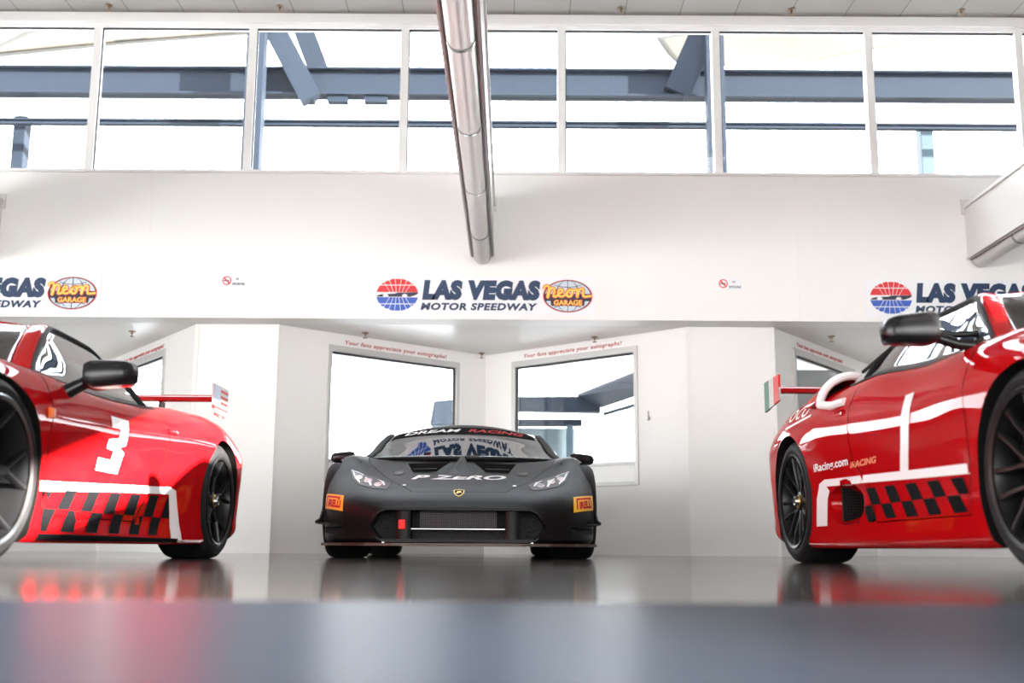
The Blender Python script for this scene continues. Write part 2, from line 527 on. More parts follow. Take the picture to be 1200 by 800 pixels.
def put_wheel(ms, parent, side, loc, phase=0.):
    """side -1: outer face towards -x; +1: turned round"""
    w = bpy.data.objects.new('wheel', ms['barrel']); link(w, parent); w.location = loc
    w.rotation_euler = (phase, 0, 0) if side < 0 else (phase, 0, PI)
    def sub(nm, me, rx=0.):
        o = bpy.data.objects.new(nm, me); link(o, w); o.rotation_euler = (rx, 0, 0); return o
    sub('tyre', ms['tyre']); sub('rim_lip', ms['lip']); sub('hub', ms['hub']); sub('centre_nut', ms['nut']); sub('nut_ring', ms['ring'])
    sub('brake_disc', ms['disc']); sub('brake_caliper', ms['caliper'], .4); sub('wheel_backing', ms['back'])
    for k in range(ms['n']): sub('spoke', ms['spoke'], 2*PI*k/ms['n'])
    return w

def greenhouse(root, bvh, g, paint, glass, side_glass):
    """g: upper (side-glass top edge, from A-post base over the rail to the rear tip), inner offset, belt x, screen centre line, roof crown"""
    U = curve3(g['upper']); ya = g['upper'][0][1]; yt = g['upper'][-1][1]; yh = g['header']
    ix, iz = g['inner']
    def inner(y):
        p = U(y); k = min(1, (y-ya)/.12) if y < yh else 1
        return Vector((p.x-ix, y, p.z+iz))
    def down(x, y, dz=0.):
        h = bvh.ray_cast(Vector((x, y, 3)), Vector((0, 0, -1)))[0]
        return (h.z if h else .8)+dz
    parts = {}
    # windscreen
    n = 22; m = 20; rows = []
    cyl = pchip([p[0] for p in g['screen']], [p[1] for p in g['screen']]); czl = pchip([p[0] for p in g['screen']], [p[2] for p in g['screen']])
    for i in range(n+1):
        t = i/n; y = ya+(yh-ya)*t; e = inner(y); yc, zc = cyl(y), czl(y)
        rows.append([(s*e.x, yc+(e.y-yc)*abs(s)**2.2, zc+(e.z-zc)*abs(s)**2.2) for s in np.linspace(-1, 1, 2*m+1)])
    parts['windscreen'] = grid_obj('windscreen', rows, glass, root, .004)
    # black border of the screen: header band
    hb = g.get('band', 0)
    if hb:
        bb = bvh_of([parts['windscreen']])
        parts['rows'] = rows
    # cowl scuttle below the screen
    bm = bmesh.new(); tube(bm, [Vector(p)+Vector((0, .004, -.004)) for p in rows[0]], .011, 8); parts['screen_seal'] = bm_obj('windscreen_seal', bm, M['matte'], root)
    # roof
    tail = g['tail']; rows = []
    crown = pchip([p[0] for p in g['crown']], [p[1] for p in g['crown']])
    ylist = list(np.linspace(yh, yt, 22))
    edge = [inner(y) for y in ylist]
    last = edge[-1]
    tl = curve3([tuple(edge[-2]), tuple(last)]+tail)
    ys2 = list(np.linspace(yt, tail[-1][1], 14))[1:]
    edge += [tl(y) for y in ys2]
    for e in edge:
        zc = e.z+crown(e.y)
        rows.append([(s*e.x, e.y-(.0 if e.y > yh+.3 else (1-(e.y-yh)/.3)*(g['header_bow'])*(1-abs(s)**2.2)), zc+(e.z-zc)*abs(s)**2.2) for s in np.linspace(-1, 1, 2*m+1)])
    parts['roof'] = grid_obj('roof', rows, g.get('roof_mat', paint), root, .006)
    for s in (-1, 1):
        # pillar + rail strip between glass edge and screen / roof edge
        rows = []
        for y in np.linspace(ya, yt, 40):
            u = U(y); q = inner(y); mid = (u+q)/2+Vector((.012, 0, .010))
            rows.append([(s*p[0], p[1], p[2]) for p in catmull([tuple(u), tuple(mid), tuple(q)], 5)])
        grid_obj('roof_pillar', rows, paint, root, .012)
        # side glass
        rows = []; bl = []
        for y in np.linspace(ya, yt, 36):
            u = U(y); bx = g['belt'](y); lo = Vector((bx, y, min(down(bx, y, -.004), u.z)))
            if u.x > lo.x: lo.x = u.x
            bl.append(lo); rows.append([(s*(lo.x+(u.x-lo.x)*t+.007*math.sin(PI*t)*min(1, (u.z-lo.z)/.2)), y, lo.z+(u.z-lo.z)*t) for t in np.linspace(0, 1, 9)])
        grid_obj('side_window', rows, side_glass, root, .004)
        bm = bmesh.new(); per = [Vector((s*p.x, p.y, p.z)) for p in bl]
        top = [Vector((s*U(y).x, y, U(y).z)) for y in np.linspace(ya, yt, 40)]
        tube(bm, per, .010, 8); tube(bm, top, .012, 8)
        bm_obj('window_seal', bm, M['matte'], root)
        # quarter-light divider
        yq = g['divider']
        if yq:
            u = U(yq); bx = g['belt'](yq); lo = Vector((bx, yq-.03, down(bx, yq)))
            bm = bmesh.new(); tube(bm, [(s*(lo.x+.002), lo.y, lo.z), (s*((lo.x+u.x)/2+.014), yq-.01, (lo.z+u.z)/2), (s*u.x, yq+.01, u.z)], .014, 8)
            bm_obj('window_divider', bm, M['matte'], root)
    return parts

def cockpit(root, y0, z0, hz, side=1):
    """seat, wheel, dashboard and cage seen through the glass"""
    for s in (-1, 1):
        bm = bmesh.new()
        sec = [(-.20, .0), (-.22, .16), (-.17, .30), (-.10, .37), (.10, .37), (.17, .30), (.22, .16), (.20, 0)]
        A = [bm.verts.new((s*.36+a, y0+.28+b*.35, z0+b*hz/.37)) for a, b in sec]; B = [bm.verts.new((s*.36+a*.9, y0+.40+b*.35, z0+b*hz/.37)) for a, b in sec]
        for k in range(8): bm.faces.new((A[k], A[(k+1) % 8], B[(k+1) % 8], B[k]))
        bm.faces.new(A); bm.faces.new(B[::-1]); bmesh.ops.bevel(bm, geom=bm.edges[:], offset=.02, segments=2, affect='EDGES')
        bm_obj('seat', bm, M['seat'], root)
    bm = bmesh.new(); zt = z0+hz
    for s in (-1, 1):
        tube(bm, [(s*.60, y0+.62, z0), (s*.52, y0+.52, zt-.05), (s*.50, y0+.1, zt-.03), (s*.56, y0-.25, z0+.10)], .016, 8)
    tube(bm, [(-.52, y0+.52, zt-.05), (.52, y0+.52, zt-.05)], .016, 8); tube(bm, [(-.6, y0+.60, z0), (.52, y0+.52, zt-.05)], .016, 8)
    bm_obj('roll_cage', bm, M['cage'], root)
    bm = bmesh.new()
    lathe(bm, [(-.010, .165), (0, .175), (.010, .165), (0, .155)], 36, 'y', (0, 0, 0), close=True); box(bm, -.15, .15, -.012, .012, -.02, .02)
    for v in bm.verts: v.co = Matrix.Translation((side*.36, y0-.12, z0+.02)) @ Matrix.Rotation(R(-20), 4, 'X') @ v.co
    bm_obj('steering_wheel', bm, M['matte'], root)

def mirror(root, s, c, size, arms, tilt=0.):
    """mirror housing (a softened, tapered block) on arms"""
    bm = bmesh.new()
    prev = None; n = 20
    sx, sy, sz = size
    for i, t in enumerate(np.linspace(-1, 1, 13)):
        k = (1-abs(t)**5)**.4 if abs(t) < 1 else .12
        kz = k*(1-.16*t); ring = []
        for j in range(n):
            a = 2*PI*j/n; ca, sa = math.cos(a), math.sin(a)
            ey = math.copysign(abs(ca)**.55, ca); ez = math.copysign(abs(sa)**.55, sa)
            ring.append(bm.verts.new((s*(c[0]+t*sx/2), c[1]+ey*sy/2*k+.03*t, c[2]+ez*sz/2*kz+tilt*t)))
        if prev:
            for j in range(n): bm.faces.new((prev[j], prev[(j+1) % n], ring[(j+1) % n], ring[j]))
        else: bm.faces.new(ring)
        prev = ring
    bm.faces.new(prev[::-1])
    o = bm_obj('mirror', bm, M['black'], root)
    for a in arms:
        bm = bmesh.new(); tube(bm, [(s*p[0], p[1], p[2]) for p in a[0]], a[1], 10)
        bm_obj('mirror_arm', bm, M['black'], o)
    bm = bmesh.new()
    box(bm, s*(c[0]-sx*.40), s*(c[0]+sx*.38), c[1]+sy*.46, c[1]+sy*.5+.004, c[2]-sz*.36, c[2]+sz*.36, .004)
    bm_obj('mirror_glass', bm, M['chrome'], o)
    return o

def door_cut(body, s, outline, name='door', gap=.004, x0=.62):
    """cut a door out of the body along `outline` (y,z) and return it"""
    cy = sum(p[0] for p in outline)/len(outline); cz = sum(p[1] for p in outline)/len(outline)
    def grown(d):
        out = []
        for y, z in outline:
            v = Vector((y-cy, z-cz)); l = v.length; v = v*((l+d)/l); out.append((cy+v.x, cz+v.y))
        return out
    bm = bmesh.new(); prism(bm, outline, s*x0, s*1.3, 'yz'); c1 = cutter(bm, M['well'])
    d = intersection(body, c1, name, body.parent); bpy.data.objects.remove(c1)
    bm = bmesh.new(); prism(bm, grown(gap*1.6), s*(x0-.004), s*1.3, 'yz')
    boolean(body, cutter(bm, M['well']))
    return d

def wing(root, y, z, half, chord, plate, plate_mat=None):
    bm = bmesh.new(); prof = []
    for t in np.linspace(0, 1, 12): prof.append((y+chord*t, z+.035*math.sin(PI*t**.7)*1+.05*t))
    for t in np.linspace(1, 0, 12)[1:-1]: prof.append((y+chord*t, z-.012*math.sin(PI*t)+.05*t-.006))
    prism(bm, prof, -half, half, 'yz'); w = bm_obj('rear_wing', bm, M['wingmat'] if 'wingmat' in M else M['red'], root)
    for s in (-1, 1):
        bm = bmesh.new(); prism(bm, [(y+.05, z), (y+.14, z), (y+.10, z-.34), (y+.02, z-.34)], s*.30, s*.315, 'yz'); bm_obj('wing_strut', bm, M['matte'], w)
        bm = bmesh.new(); prism(bm, plate, s*half, s*(half+.012), 'yz'); bm_obj('endplate', bm, plate_mat or M['red'], w)
    return w

FROM_LEFT = lambda: ((0, 0, 0), (0, -1, 0), (0, 0, 1), (1, 0, 0))      # looking along +x : right = -y
FROM_RIGHT = lambda: ((0, 0, 0), (0, 1, 0), (0, 0, 1), (-1, 0, 0))     # looking along -x : right = +y
FROM_FRONT = lambda: ((0, 0, 0), (1, 0, 0), (0, 0, 1), (0, 1, 0))
SUN_OPENING = (-3.8, 3.2, 2.9)
SKY = 12.0; SUN = 80.0; SUNDIR = (-1, .4, -.16); FILL_LAMP = 15; EXPO = 0.22
RLO = lambda y: 1.94+.16*.3+.184*(y+.71+.12)
RHI = lambda y: 2.19+.16*.3+.29*(y+.66+.12)
# ------------------------------------------------------------------ the red cars and the black car
def ylist(a, b, marks=()):
    return sorted(set([round(v, 4) for v in np.linspace(a, b, 84)]) | set(marks))

def K(xs, zs, ys): return list(zip(ys, xs, zs))

def red_car_right(loc):
    root = empty('sports_car', loc, 'glossy red race car at the right edge with a white 1 on its door', 'car', 'red race cars')
    Y = [-2.22, -2.05, -1.75, -1.31, -.92, -.4, .3, .85, 1.31, 1.75, 2.02, 2.14]
    pts = [
        K([0]*12, [.12, .10, .10, .10, .10, .10, .10, .10, .10, .12, .2, .3], Y),
        K([.25, .6, .78, .80, .80, .80, .80, .80, .80, .78, .7, .6], [.13, .10, .09, .09, .085, .085, .085, .085, .085, .12, .2, .3], Y),
        K([.35, .74, .90, .93, .935, .94, .945, .95, .95, .93, .83, .70], [.15, .12, .10, .10, .09, .09, .09, .09, .10, .14, .24, .34], Y),
        K([.38, .78, .92, .945, .95, .95, .955, .96, .96, .945, .86, .72], [.20, .19, .19, .19, .185, .185, .19, .19, .2, .25, .32, .40], Y),
        K([.40, .79, .93, .955, .948, .936, .942, .96, .97, .955, .87, .73], [.26, .30, .34, .36, .36, .36, .37, .38, .40, .42, .44, .47], Y),
        K([.40, .78, .925, .96, .955, .94, .945, .97, .98, .965, .875, .73], [.33, .40, .46, .50, .50, .50, .52, .54, .56, .56, .55, .55], Y),
        K([.36, .72, .90, .945, .95, .935, .945, .97, .98, .955, .865, .71], [.40, .50, .60, .69, .69, .68, .70, .74, .75, .72, .68, .64], Y),
        K([.30, .62, .76, .80, .82, .84, .85, .86, .86, .83, .75, .60], [.43, .56, .71, .82, .845, .84, .90, .90, .915, .87, .80, .72], Y),
        K([.18, .40, .48, .50, .50, .52, .54, .56, .55, .52, .48, .40], [.44, .57, .69, .79, .86, .86, .90, .94, .93, .88, .83, .75], Y),
        K([0]*12, [.45, .58, .70, .79, .87, .88, .92, .95, .94, .89, .84, .76], Y)]
    body = car_body('body', pts, ylist(-2.22, 2.14), M['red'], root)
    arches(body, [(-1.31, .33, .352, .60, 1.2), (1.31, .35, .372, .58, 1.2)])
    # side intakes ahead of the rear wheels and the scoops on the shoulders
    for s in (-1, 1):
        bm = bmesh.new(); bmesh.ops.create_uvsphere(bm, u_segments=40, v_segments=24, radius=1)
        for v in bm.verts: v.co = Vector((s*(.97+v.co.x*.20), .43+v.co.y*.24+v.co.z*.03, .292+math.copysign(abs(v.co.z)**.8, v.co.z)*.100))
        boolean(body, cutter(bm, M['red']))
    door = []
    for s in (-1, 1):
        door.append(door_cut(body, s, [(-.885, .20), (-.90, .45), (-.90, .70), (-.84, .95), (.30, .97), (.37, .74), (.33, .50), (.16, .39), (.06, .30), (.04, .20)]))
    upd = bvh_of([body]+door)
    g = dict(upper=[(.80, -.84, .842), (.715, -.62, .965), (.64, -.42, 1.08), (.575, -.22, 1.155), (.60, .07, 1.15), (.69, .32, 1.075), (.80, .53, .962)],
             inner=(.075, .012), header=-.22, belt=pchip([-.84, 0, .53], [.815, .845, .86]),
             screen=[(-.84, -1.06, .875), (-.55, -.72, 1.03), (-.22, -.30, 1.185)], crown=[(-.22, .02), (.2, .035), (.6, .18), (1.3, .01)],
             tail=[(.70, .80, .95), (.62, 1.35, .93)], header_bow=.08, divider=.36)
    greenhouse(root, upd, g, M['red'], M['dark_glass'], M['car_glass'])
    cockpit(root, -.25, .82, .30)
    wf = wheel_meshes('f', .330, .25, .262, 'petal'); wr = wheel_meshes('r', .348, .31, .268, 'petal')
    for s in (-1, 1):
        put_wheel(wf, root, s, (s*(.955-.125), -1.31, .330), .3); put_wheel(wr, root, s, (s*(.965-.155), 1.31, .348), .25)
    mirror(root, -1, (1.062, -.72, .905), (.205, .13, .12), [([(.99, -.69, .895), (.88, -.72, .85), (.80, -.74, .84)], .022), ([(.99, -.68, .92), (.88, -.66, .90), (.775, -.66, .905)], .014)])
    mirror(root, 1, (1.062, -.72, .905), (.205, .13, .12), [([(.99, -.69, .895), (.88, -.72, .85), (.80, -.74, .84)], .022), ([(.99, -.68, .92), (.88, -.66, .90), (.775, -.66, .905)], .014)])
    # shoulder scoops: dark hood opening with a white rim
    for s in (-1, 1):
        bm = bmesh.new(); prev = None
        for i, t in enumerate(np.linspace(0, 1, 12)):
            y = .80+t*.55; k = (1-t**2.2); ring = []
            for j in range(14):
                a = PI*j/13
                ring.append(bm.verts.new((s*(.79+.150*math.cos(a)*(.75+.25*k)), y-.06*math.sin(a)*(1-t)+.0, .835+.02*t+.140*math.sin(a)*k**.6)))
            if prev:
                for j in range(13): bm.faces.new((prev[j], prev[j+1], ring[j+1], ring[j]))
            prev = ring
        sc = bm_obj('shoulder_scoop', bm, M['red'], root); md = sc.modifiers.new('t', 'SOLIDIFY'); md.thickness = .012
        bm = bmesh.new(); pth = [(s*.67, .80, .835)]+[(s*(.79+.155*math.cos(a)), .795-.06*math.sin(a)-.004, .835+.145*math.sin(a)) for a in np.linspace(PI, -.02, 24)]+[(s*.945, .60, .800), (s*.925, .45, .80)]
        tube(bm, pth, .022, 8); bm_obj('scoop_rim', bm, M['white_vinyl'], sc)
        bm = bmesh.new(); f = [bm.verts.new((s*(.79+.15*math.cos(a)), .92, .83+.125*math.sin(a))) for a in np.linspace(0, PI, 20)]; bm.faces.new(f)
        r = bmesh.ops.extrude_face_region(bm, geom=bm.faces[:])
        for v in r['geom']:
            if isinstance(v, bmesh.types.BMVert): v.co.y += .02
        bm_obj('scoop_throat', bm, M['well'], sc)
    # grille inside the lower intake
    for s in (-1, 1):
        bm = bmesh.new(); box(bm, s*.79, s*.925, .555, .57, .20, .38); bm_obj('intake_grille', bm, M['mesh_black'], root)
    M['wingmat'] = M['red']
    w = wing(root, 1.98, 1.09, .835, .28, [(1.94, 1.03), (2.30, 1.00), (2.32, 1.20), (1.96, 1.20)], M['plate_white'])
    # flag bands on the end plates
    for s in (-1, 1):
        for a, b, mm in ((1.95, 2.075, M['red_vinyl']), (2.20, 2.312, M['green_vinyl'])):
            bm = bmesh.new(); za = lambda y, t: (1.03-.03*(y-1.94)/.36 if t == 0 else 1.20)
            prism(bm, [(a, za(a, 0)-.001), (b, za(b, 0)-.001), (b, za(b, 1)+.001), (a, za(a, 1)+.001)], s*.834, s*.8485, 'yz'); bm_obj('flag_band', bm, mm, w)
    # vinyl on both flanks
    allb = bvh_of([body]+door)
    for s, basis, sg in ((-1, FROM_LEFT(), -1), (1, FROM_RIGHT(), 1)):
        Q = lambda *p: poly(*[(sg*y, z) for y, z in p])
        decal('white_stripe', Q((-.90, .345), (-.90, .382), (.20, .418), (.72, .432), (.70, .395), (.20, .382)), M['white_vinyl'], root, allb, basis)
        decal('white_stripe', Q((.70, .395), (.72, .432), (.80, .415), (.855, .34), (.875, .195), (.70, .195), (.69, .33), (.66, .37)), M['white_vinyl'], root, allb, basis)
        bl = []; dx = .112
        for row, (z0, z1) in enumerate(((.275, .347), (.198, .275))):
            for k in range(-8, 4):
                if (k+row) % 2: continue
                y0 = k*dx+.06; y1 = y0+dx; sh = .08*row; 
                q = [(y0-sh-.08, z0), (y1-sh-.08, z0), (y1-sh, z1), (y0-sh, z1)]
                q = [(min(max(y, -.885), .60), z+(.018*(y+.3) if row == 0 and z == z1 else 0)) for y, z in q]
                if abs(q[0][0]-q[1][0]) < .01: continue
                bl.append(Q(*q))
        decal('checker_vinyl', join_shapes(*bl), M['black_vinyl'], root, allb, basis)
        one = [(-.235, .40), (-.322, .40), (-.402, .715), (-.315, .715)]
        decal('number', Q(*one), M['white_vinyl'], root, allb, basis)
        if s < 0:
            decal('lettering', fit(text_shape('iRacing.com', 1, .02), -.86, -.385, .468, .522), M['white_vinyl'], root, allb, basis)
            decal('lettering', fit(text_shape('iRACING', 1, .03, .2), -.36, -.02, .462, .492), M['orange_vinyl'], root, allb, basis)
            decal('lettering', fit(text_shape('oco', 1, .0, .2), -1.35, -1.00, .80, .875), M['white_vinyl'], root, allb, basis)
            decal('lettering', Q((1.36, .775), (.92, .80), (.92, .786), (1.36, .76)), M['white_vinyl'], root, allb, basis)
    # lamps and grilles of the nose
    for s in (-1, 1):
        nb = bvh_of([body]); decal('headlight', poly((s*.56, .60), (s*.80, .66), (s*.84, .72), (s*.66, .70)), M['light_glass'] if 0 else M['chrome'], root, nb, FROM_FRONT())
        decal('front_intake', poly((s*.22, .20), (s*.72, .20), (s*.66, .36), (s*.26, .34)), M['mesh_black'], root, nb, FROM_FRONT())
    for s in (-1, 1):
        bm = bmesh.new(); box(bm, s*.895, s*.945, .44, .56, .735, .755, .006); bm_obj('door_handle', bm, M['red'], root)
    return root

def red_car_left(loc):
    root = empty('sports_car', loc, 'glossy red race car at the left edge with a white 3 on its door', 'car', 'red race cars')
    Y = [-2.25, -2.08, -1.75, -1.325, -.92, -.4, .3, .85, 1.325, 1.75, 2.0, 2.12]
    pts = [
        K([0]*12, [.12, .10, .10, .10, .10, .10, .10, .10, .10, .12, .2, .3], Y),
        K([.25, .6, .78, .80, .80, .80, .80, .80, .80, .78, .7, .6], [.13, .10, .09, .09, .085, .085, .085, .085, .085, .12, .2, .3], Y),
        K([.35, .74, .90, .93, .935, .94, .945, .95, .95, .93, .83, .70], [.15, .12, .10, .10, .09, .09, .09, .09, .10, .14, .24, .34], Y),
        K([.38, .78, .92, .945, .94, .93, .935, .955, .96, .945, .86, .72], [.20, .19, .18, .18, .175, .175, .18, .19, .2, .25, .32, .40], Y),
        K([.40, .79, .93, .955, .938, .918, .925, .955, .97, .955, .87, .73], [.26, .30, .32, .34, .33, .33, .34, .36, .38, .40, .42, .45], Y),
        K([.40, .78, .925, .96, .945, .92, .93, .965, .98, .965, .875, .73], [.33, .40, .44, .48, .47, .47, .49, .52, .53, .53, .53, .53], Y),
        K([.36, .72, .90, .945, .94, .925, .94, .968, .98, .955, .865, .71], [.40, .50, .58, .64, .62, .61, .64, .68, .69, .67, .64, .61], Y),
        K([.30, .62, .76, .81, .83, .85, .855, .86, .86, .83, .75, .60], [.43, .54, .66, .765, .765, .745, .775, .825, .85, .81, .74, .68], Y),
        K([.18, .40, .48, .50, .50, .52, .54, .56, .55, .52, .48, .40], [.44, .54, .63, .70, .77, .78, .82, .86, .865, .82, .77, .71], Y),
        K([0]*12, [.45, .55, .64, .71, .79, .80, .83, .86, .855, .82, .78, .72], Y)]
    body = car_body('body', pts, ylist(-2.25, 2.12), M['red'], root)
    arches(body, [(-1.325, .33, .352, .60, 1.2), (1.325, .345, .368, .58, 1.2)])
    door = []
    for s in (-1, 1):
        door.append(door_cut(body, s, [(-.90, .19), (-.93, .45), (-.91, .66), (-.86, .90), (.32, .92), (.42, .70), (.40, .50), (.28, .36), (.10, .25), (.05, .19)]))
    upd = bvh_of([body]+door)
    g = dict(upper=[(.79, -.80, .77), (.70, -.58, .90), (.63, -.38, 1.01), (.575, -.19, 1.075), (.60, .12, 1.055), (.645, .27, .985), (.745, .40, .86)],
             inner=(.085, .012), header=-.19, belt=pchip([-.80, 0, .40], [.82, .85, .85]),
             screen=[(-.80, -1.08, .80), (-.5, -.70, .96), (-.19, -.30, 1.10)], crown=[(-.19, .025), (.2, .04), (.6, .17), (1.3, .01)],
             tail=[(.68, .75, .86), (.60, 1.4, .86)], header_bow=.1, divider=.30)
    greenhouse(root, upd, g, M['red'], M['dark_glass'], M['car_glass'])
    cockpit(root, -.25, .74, .28)
    wf = wheel_meshes('f', .330, .25, .266, 'fork', True); wr = wheel_meshes('r', .345, .31, .268, 'fork')
    for s in (-1, 1):
        put_wheel(wf, root, s, (s*(.955-.125), -1.325, .330), .55); put_wheel(wr, root, s, (s*(.965-.155), 1.325, .345), .35)
    for s in (-1, 1):
        mirror(root, s, (1.065, -.68, .778), (.205, .14, .115), [([(1.0, -.68, .765), (.95, -.69, .735), (.88, -.71, .69)], [.028, .028, .032])], .012)
    M['wingmat'] = M['red']
    w = wing(root, 1.98, 1.06, .70, .28, [(1.92, 1.17), (2.26, 1.17), (2.26, 1.05), (2.21, .985), (2.10, .955), (1.99, .975), (1.92, 1.04)], M['plate_white'])
    for s in (-1, 1):   # stars-and-stripes pattern on the end plates
        for k in range(5):
            z = 1.15-.042*k; y0 = 1.925 if k > 2 else 2.08; bm = bmesh.new()
            prism(bm, [(max(y0, 1.93+.06*(k == 4)), z), (2.25-.04*(k == 4), z), (2.25-.04*(k == 4), z-.02), (max(y0, 1.93+.06*(k == 4)), z-.02)], s*.699, s*.7135, 'yz'); bm_obj('flag_stripe', bm, M['red_vinyl'], w)
        bm = bmesh.new(); prism(bm, [(1.922, 1.168), (2.07, 1.168), (2.07, 1.065), (1.922, 1.065)], s*.699, s*.7135, 'yz'); bm_obj('flag_canton', bm, M['blue_vinyl'], w)
    allb = bvh_of([body]+door)
    for s, basis, sg in ((-1, FROM_LEFT(), -1), (1, FROM_RIGHT(), 1)):
        Q = lambda *p: poly(*[(sg*y, z) for y, z in p])
        decal('white_stripe', Q((-.97, .278), (-.97, .315), (-.2, .35), (.50, .38), (.58, .365), (.53, .343), (-.2, .316)), M['white_vinyl'], root, allb, basis)
        decal('white_stripe', Q((.49, .343), (.58, .365), (.615, .25), (.66, .105), (.50, .105), (.50, .25)), M['white_vinyl'], root, allb, basis)
        bl = []; dx = .12
        for row, (z0, z1) in enumerate(((.215, .29), (.125, .215))):
            for k in range(-8, 5):
                if (k+row) % 2: continue
                y0 = k*dx; y1 = y0+dx; sh = .09*row
                q = [(y0-sh-.09, z0), (y1-sh-.09, z0), (y1-sh, z1), (y0-sh, z1)]
                q = [(min(max(y, -.95), .49), z+(.03*(y+.9) if row == 0 and z == z1 else 0)) for y, z in q]
                if abs(q[0][0]-q[1][0]) < .01: continue
                bl.append(Q(*q))
        decal('checker_vinyl', join_shapes(*bl), M['black_vinyl'], root, allb, basis)
        decal('black_sill', Q((-.97, .092), (-.97, .118), (.60, .112), (.60, .092)), M['black_vinyl'], root, allb, basis)
        if s > 0:
            three = [(-.29, .655), (-.095, .655), (-.13, .535), (-.20, .52), (-.13, .50), (-.185, .40), (-.42, .40), (-.405, .455), (-.27, .455), (-.245, .50), (-.33, .505), (-.32, .545), (-.215, .56), (-.195, .605), (-.29, .605)]
            decal('number', poly(*three), M['white_vinyl'], root, allb, basis)
        bm = bmesh.new(); box(bm, s*.915, s*.955, .40, .53, .655, .68, .008); bm_obj('door_handle', bm, M['red'], root)
        bm = bmesh.new(); box(bm, s*.935, s*.965, -.965, -.93, .56, .60, .006); bm_obj('side_marker', bm, M['orange_vinyl'], root)
    for s in (-1, 1):
        decal('headlight', poly((s*.62, .50), (s*.78, .54), (s*.84, .68), (s*.76, .70)), M['chrome'], root, allb, FROM_FRONT())
        decal('front_intake', poly((s*.12, .16), (s*.72, .16), (s*.66, .34), (s*.16, .30)), M['mesh_black'], root, allb, FROM_FRONT())
    return root

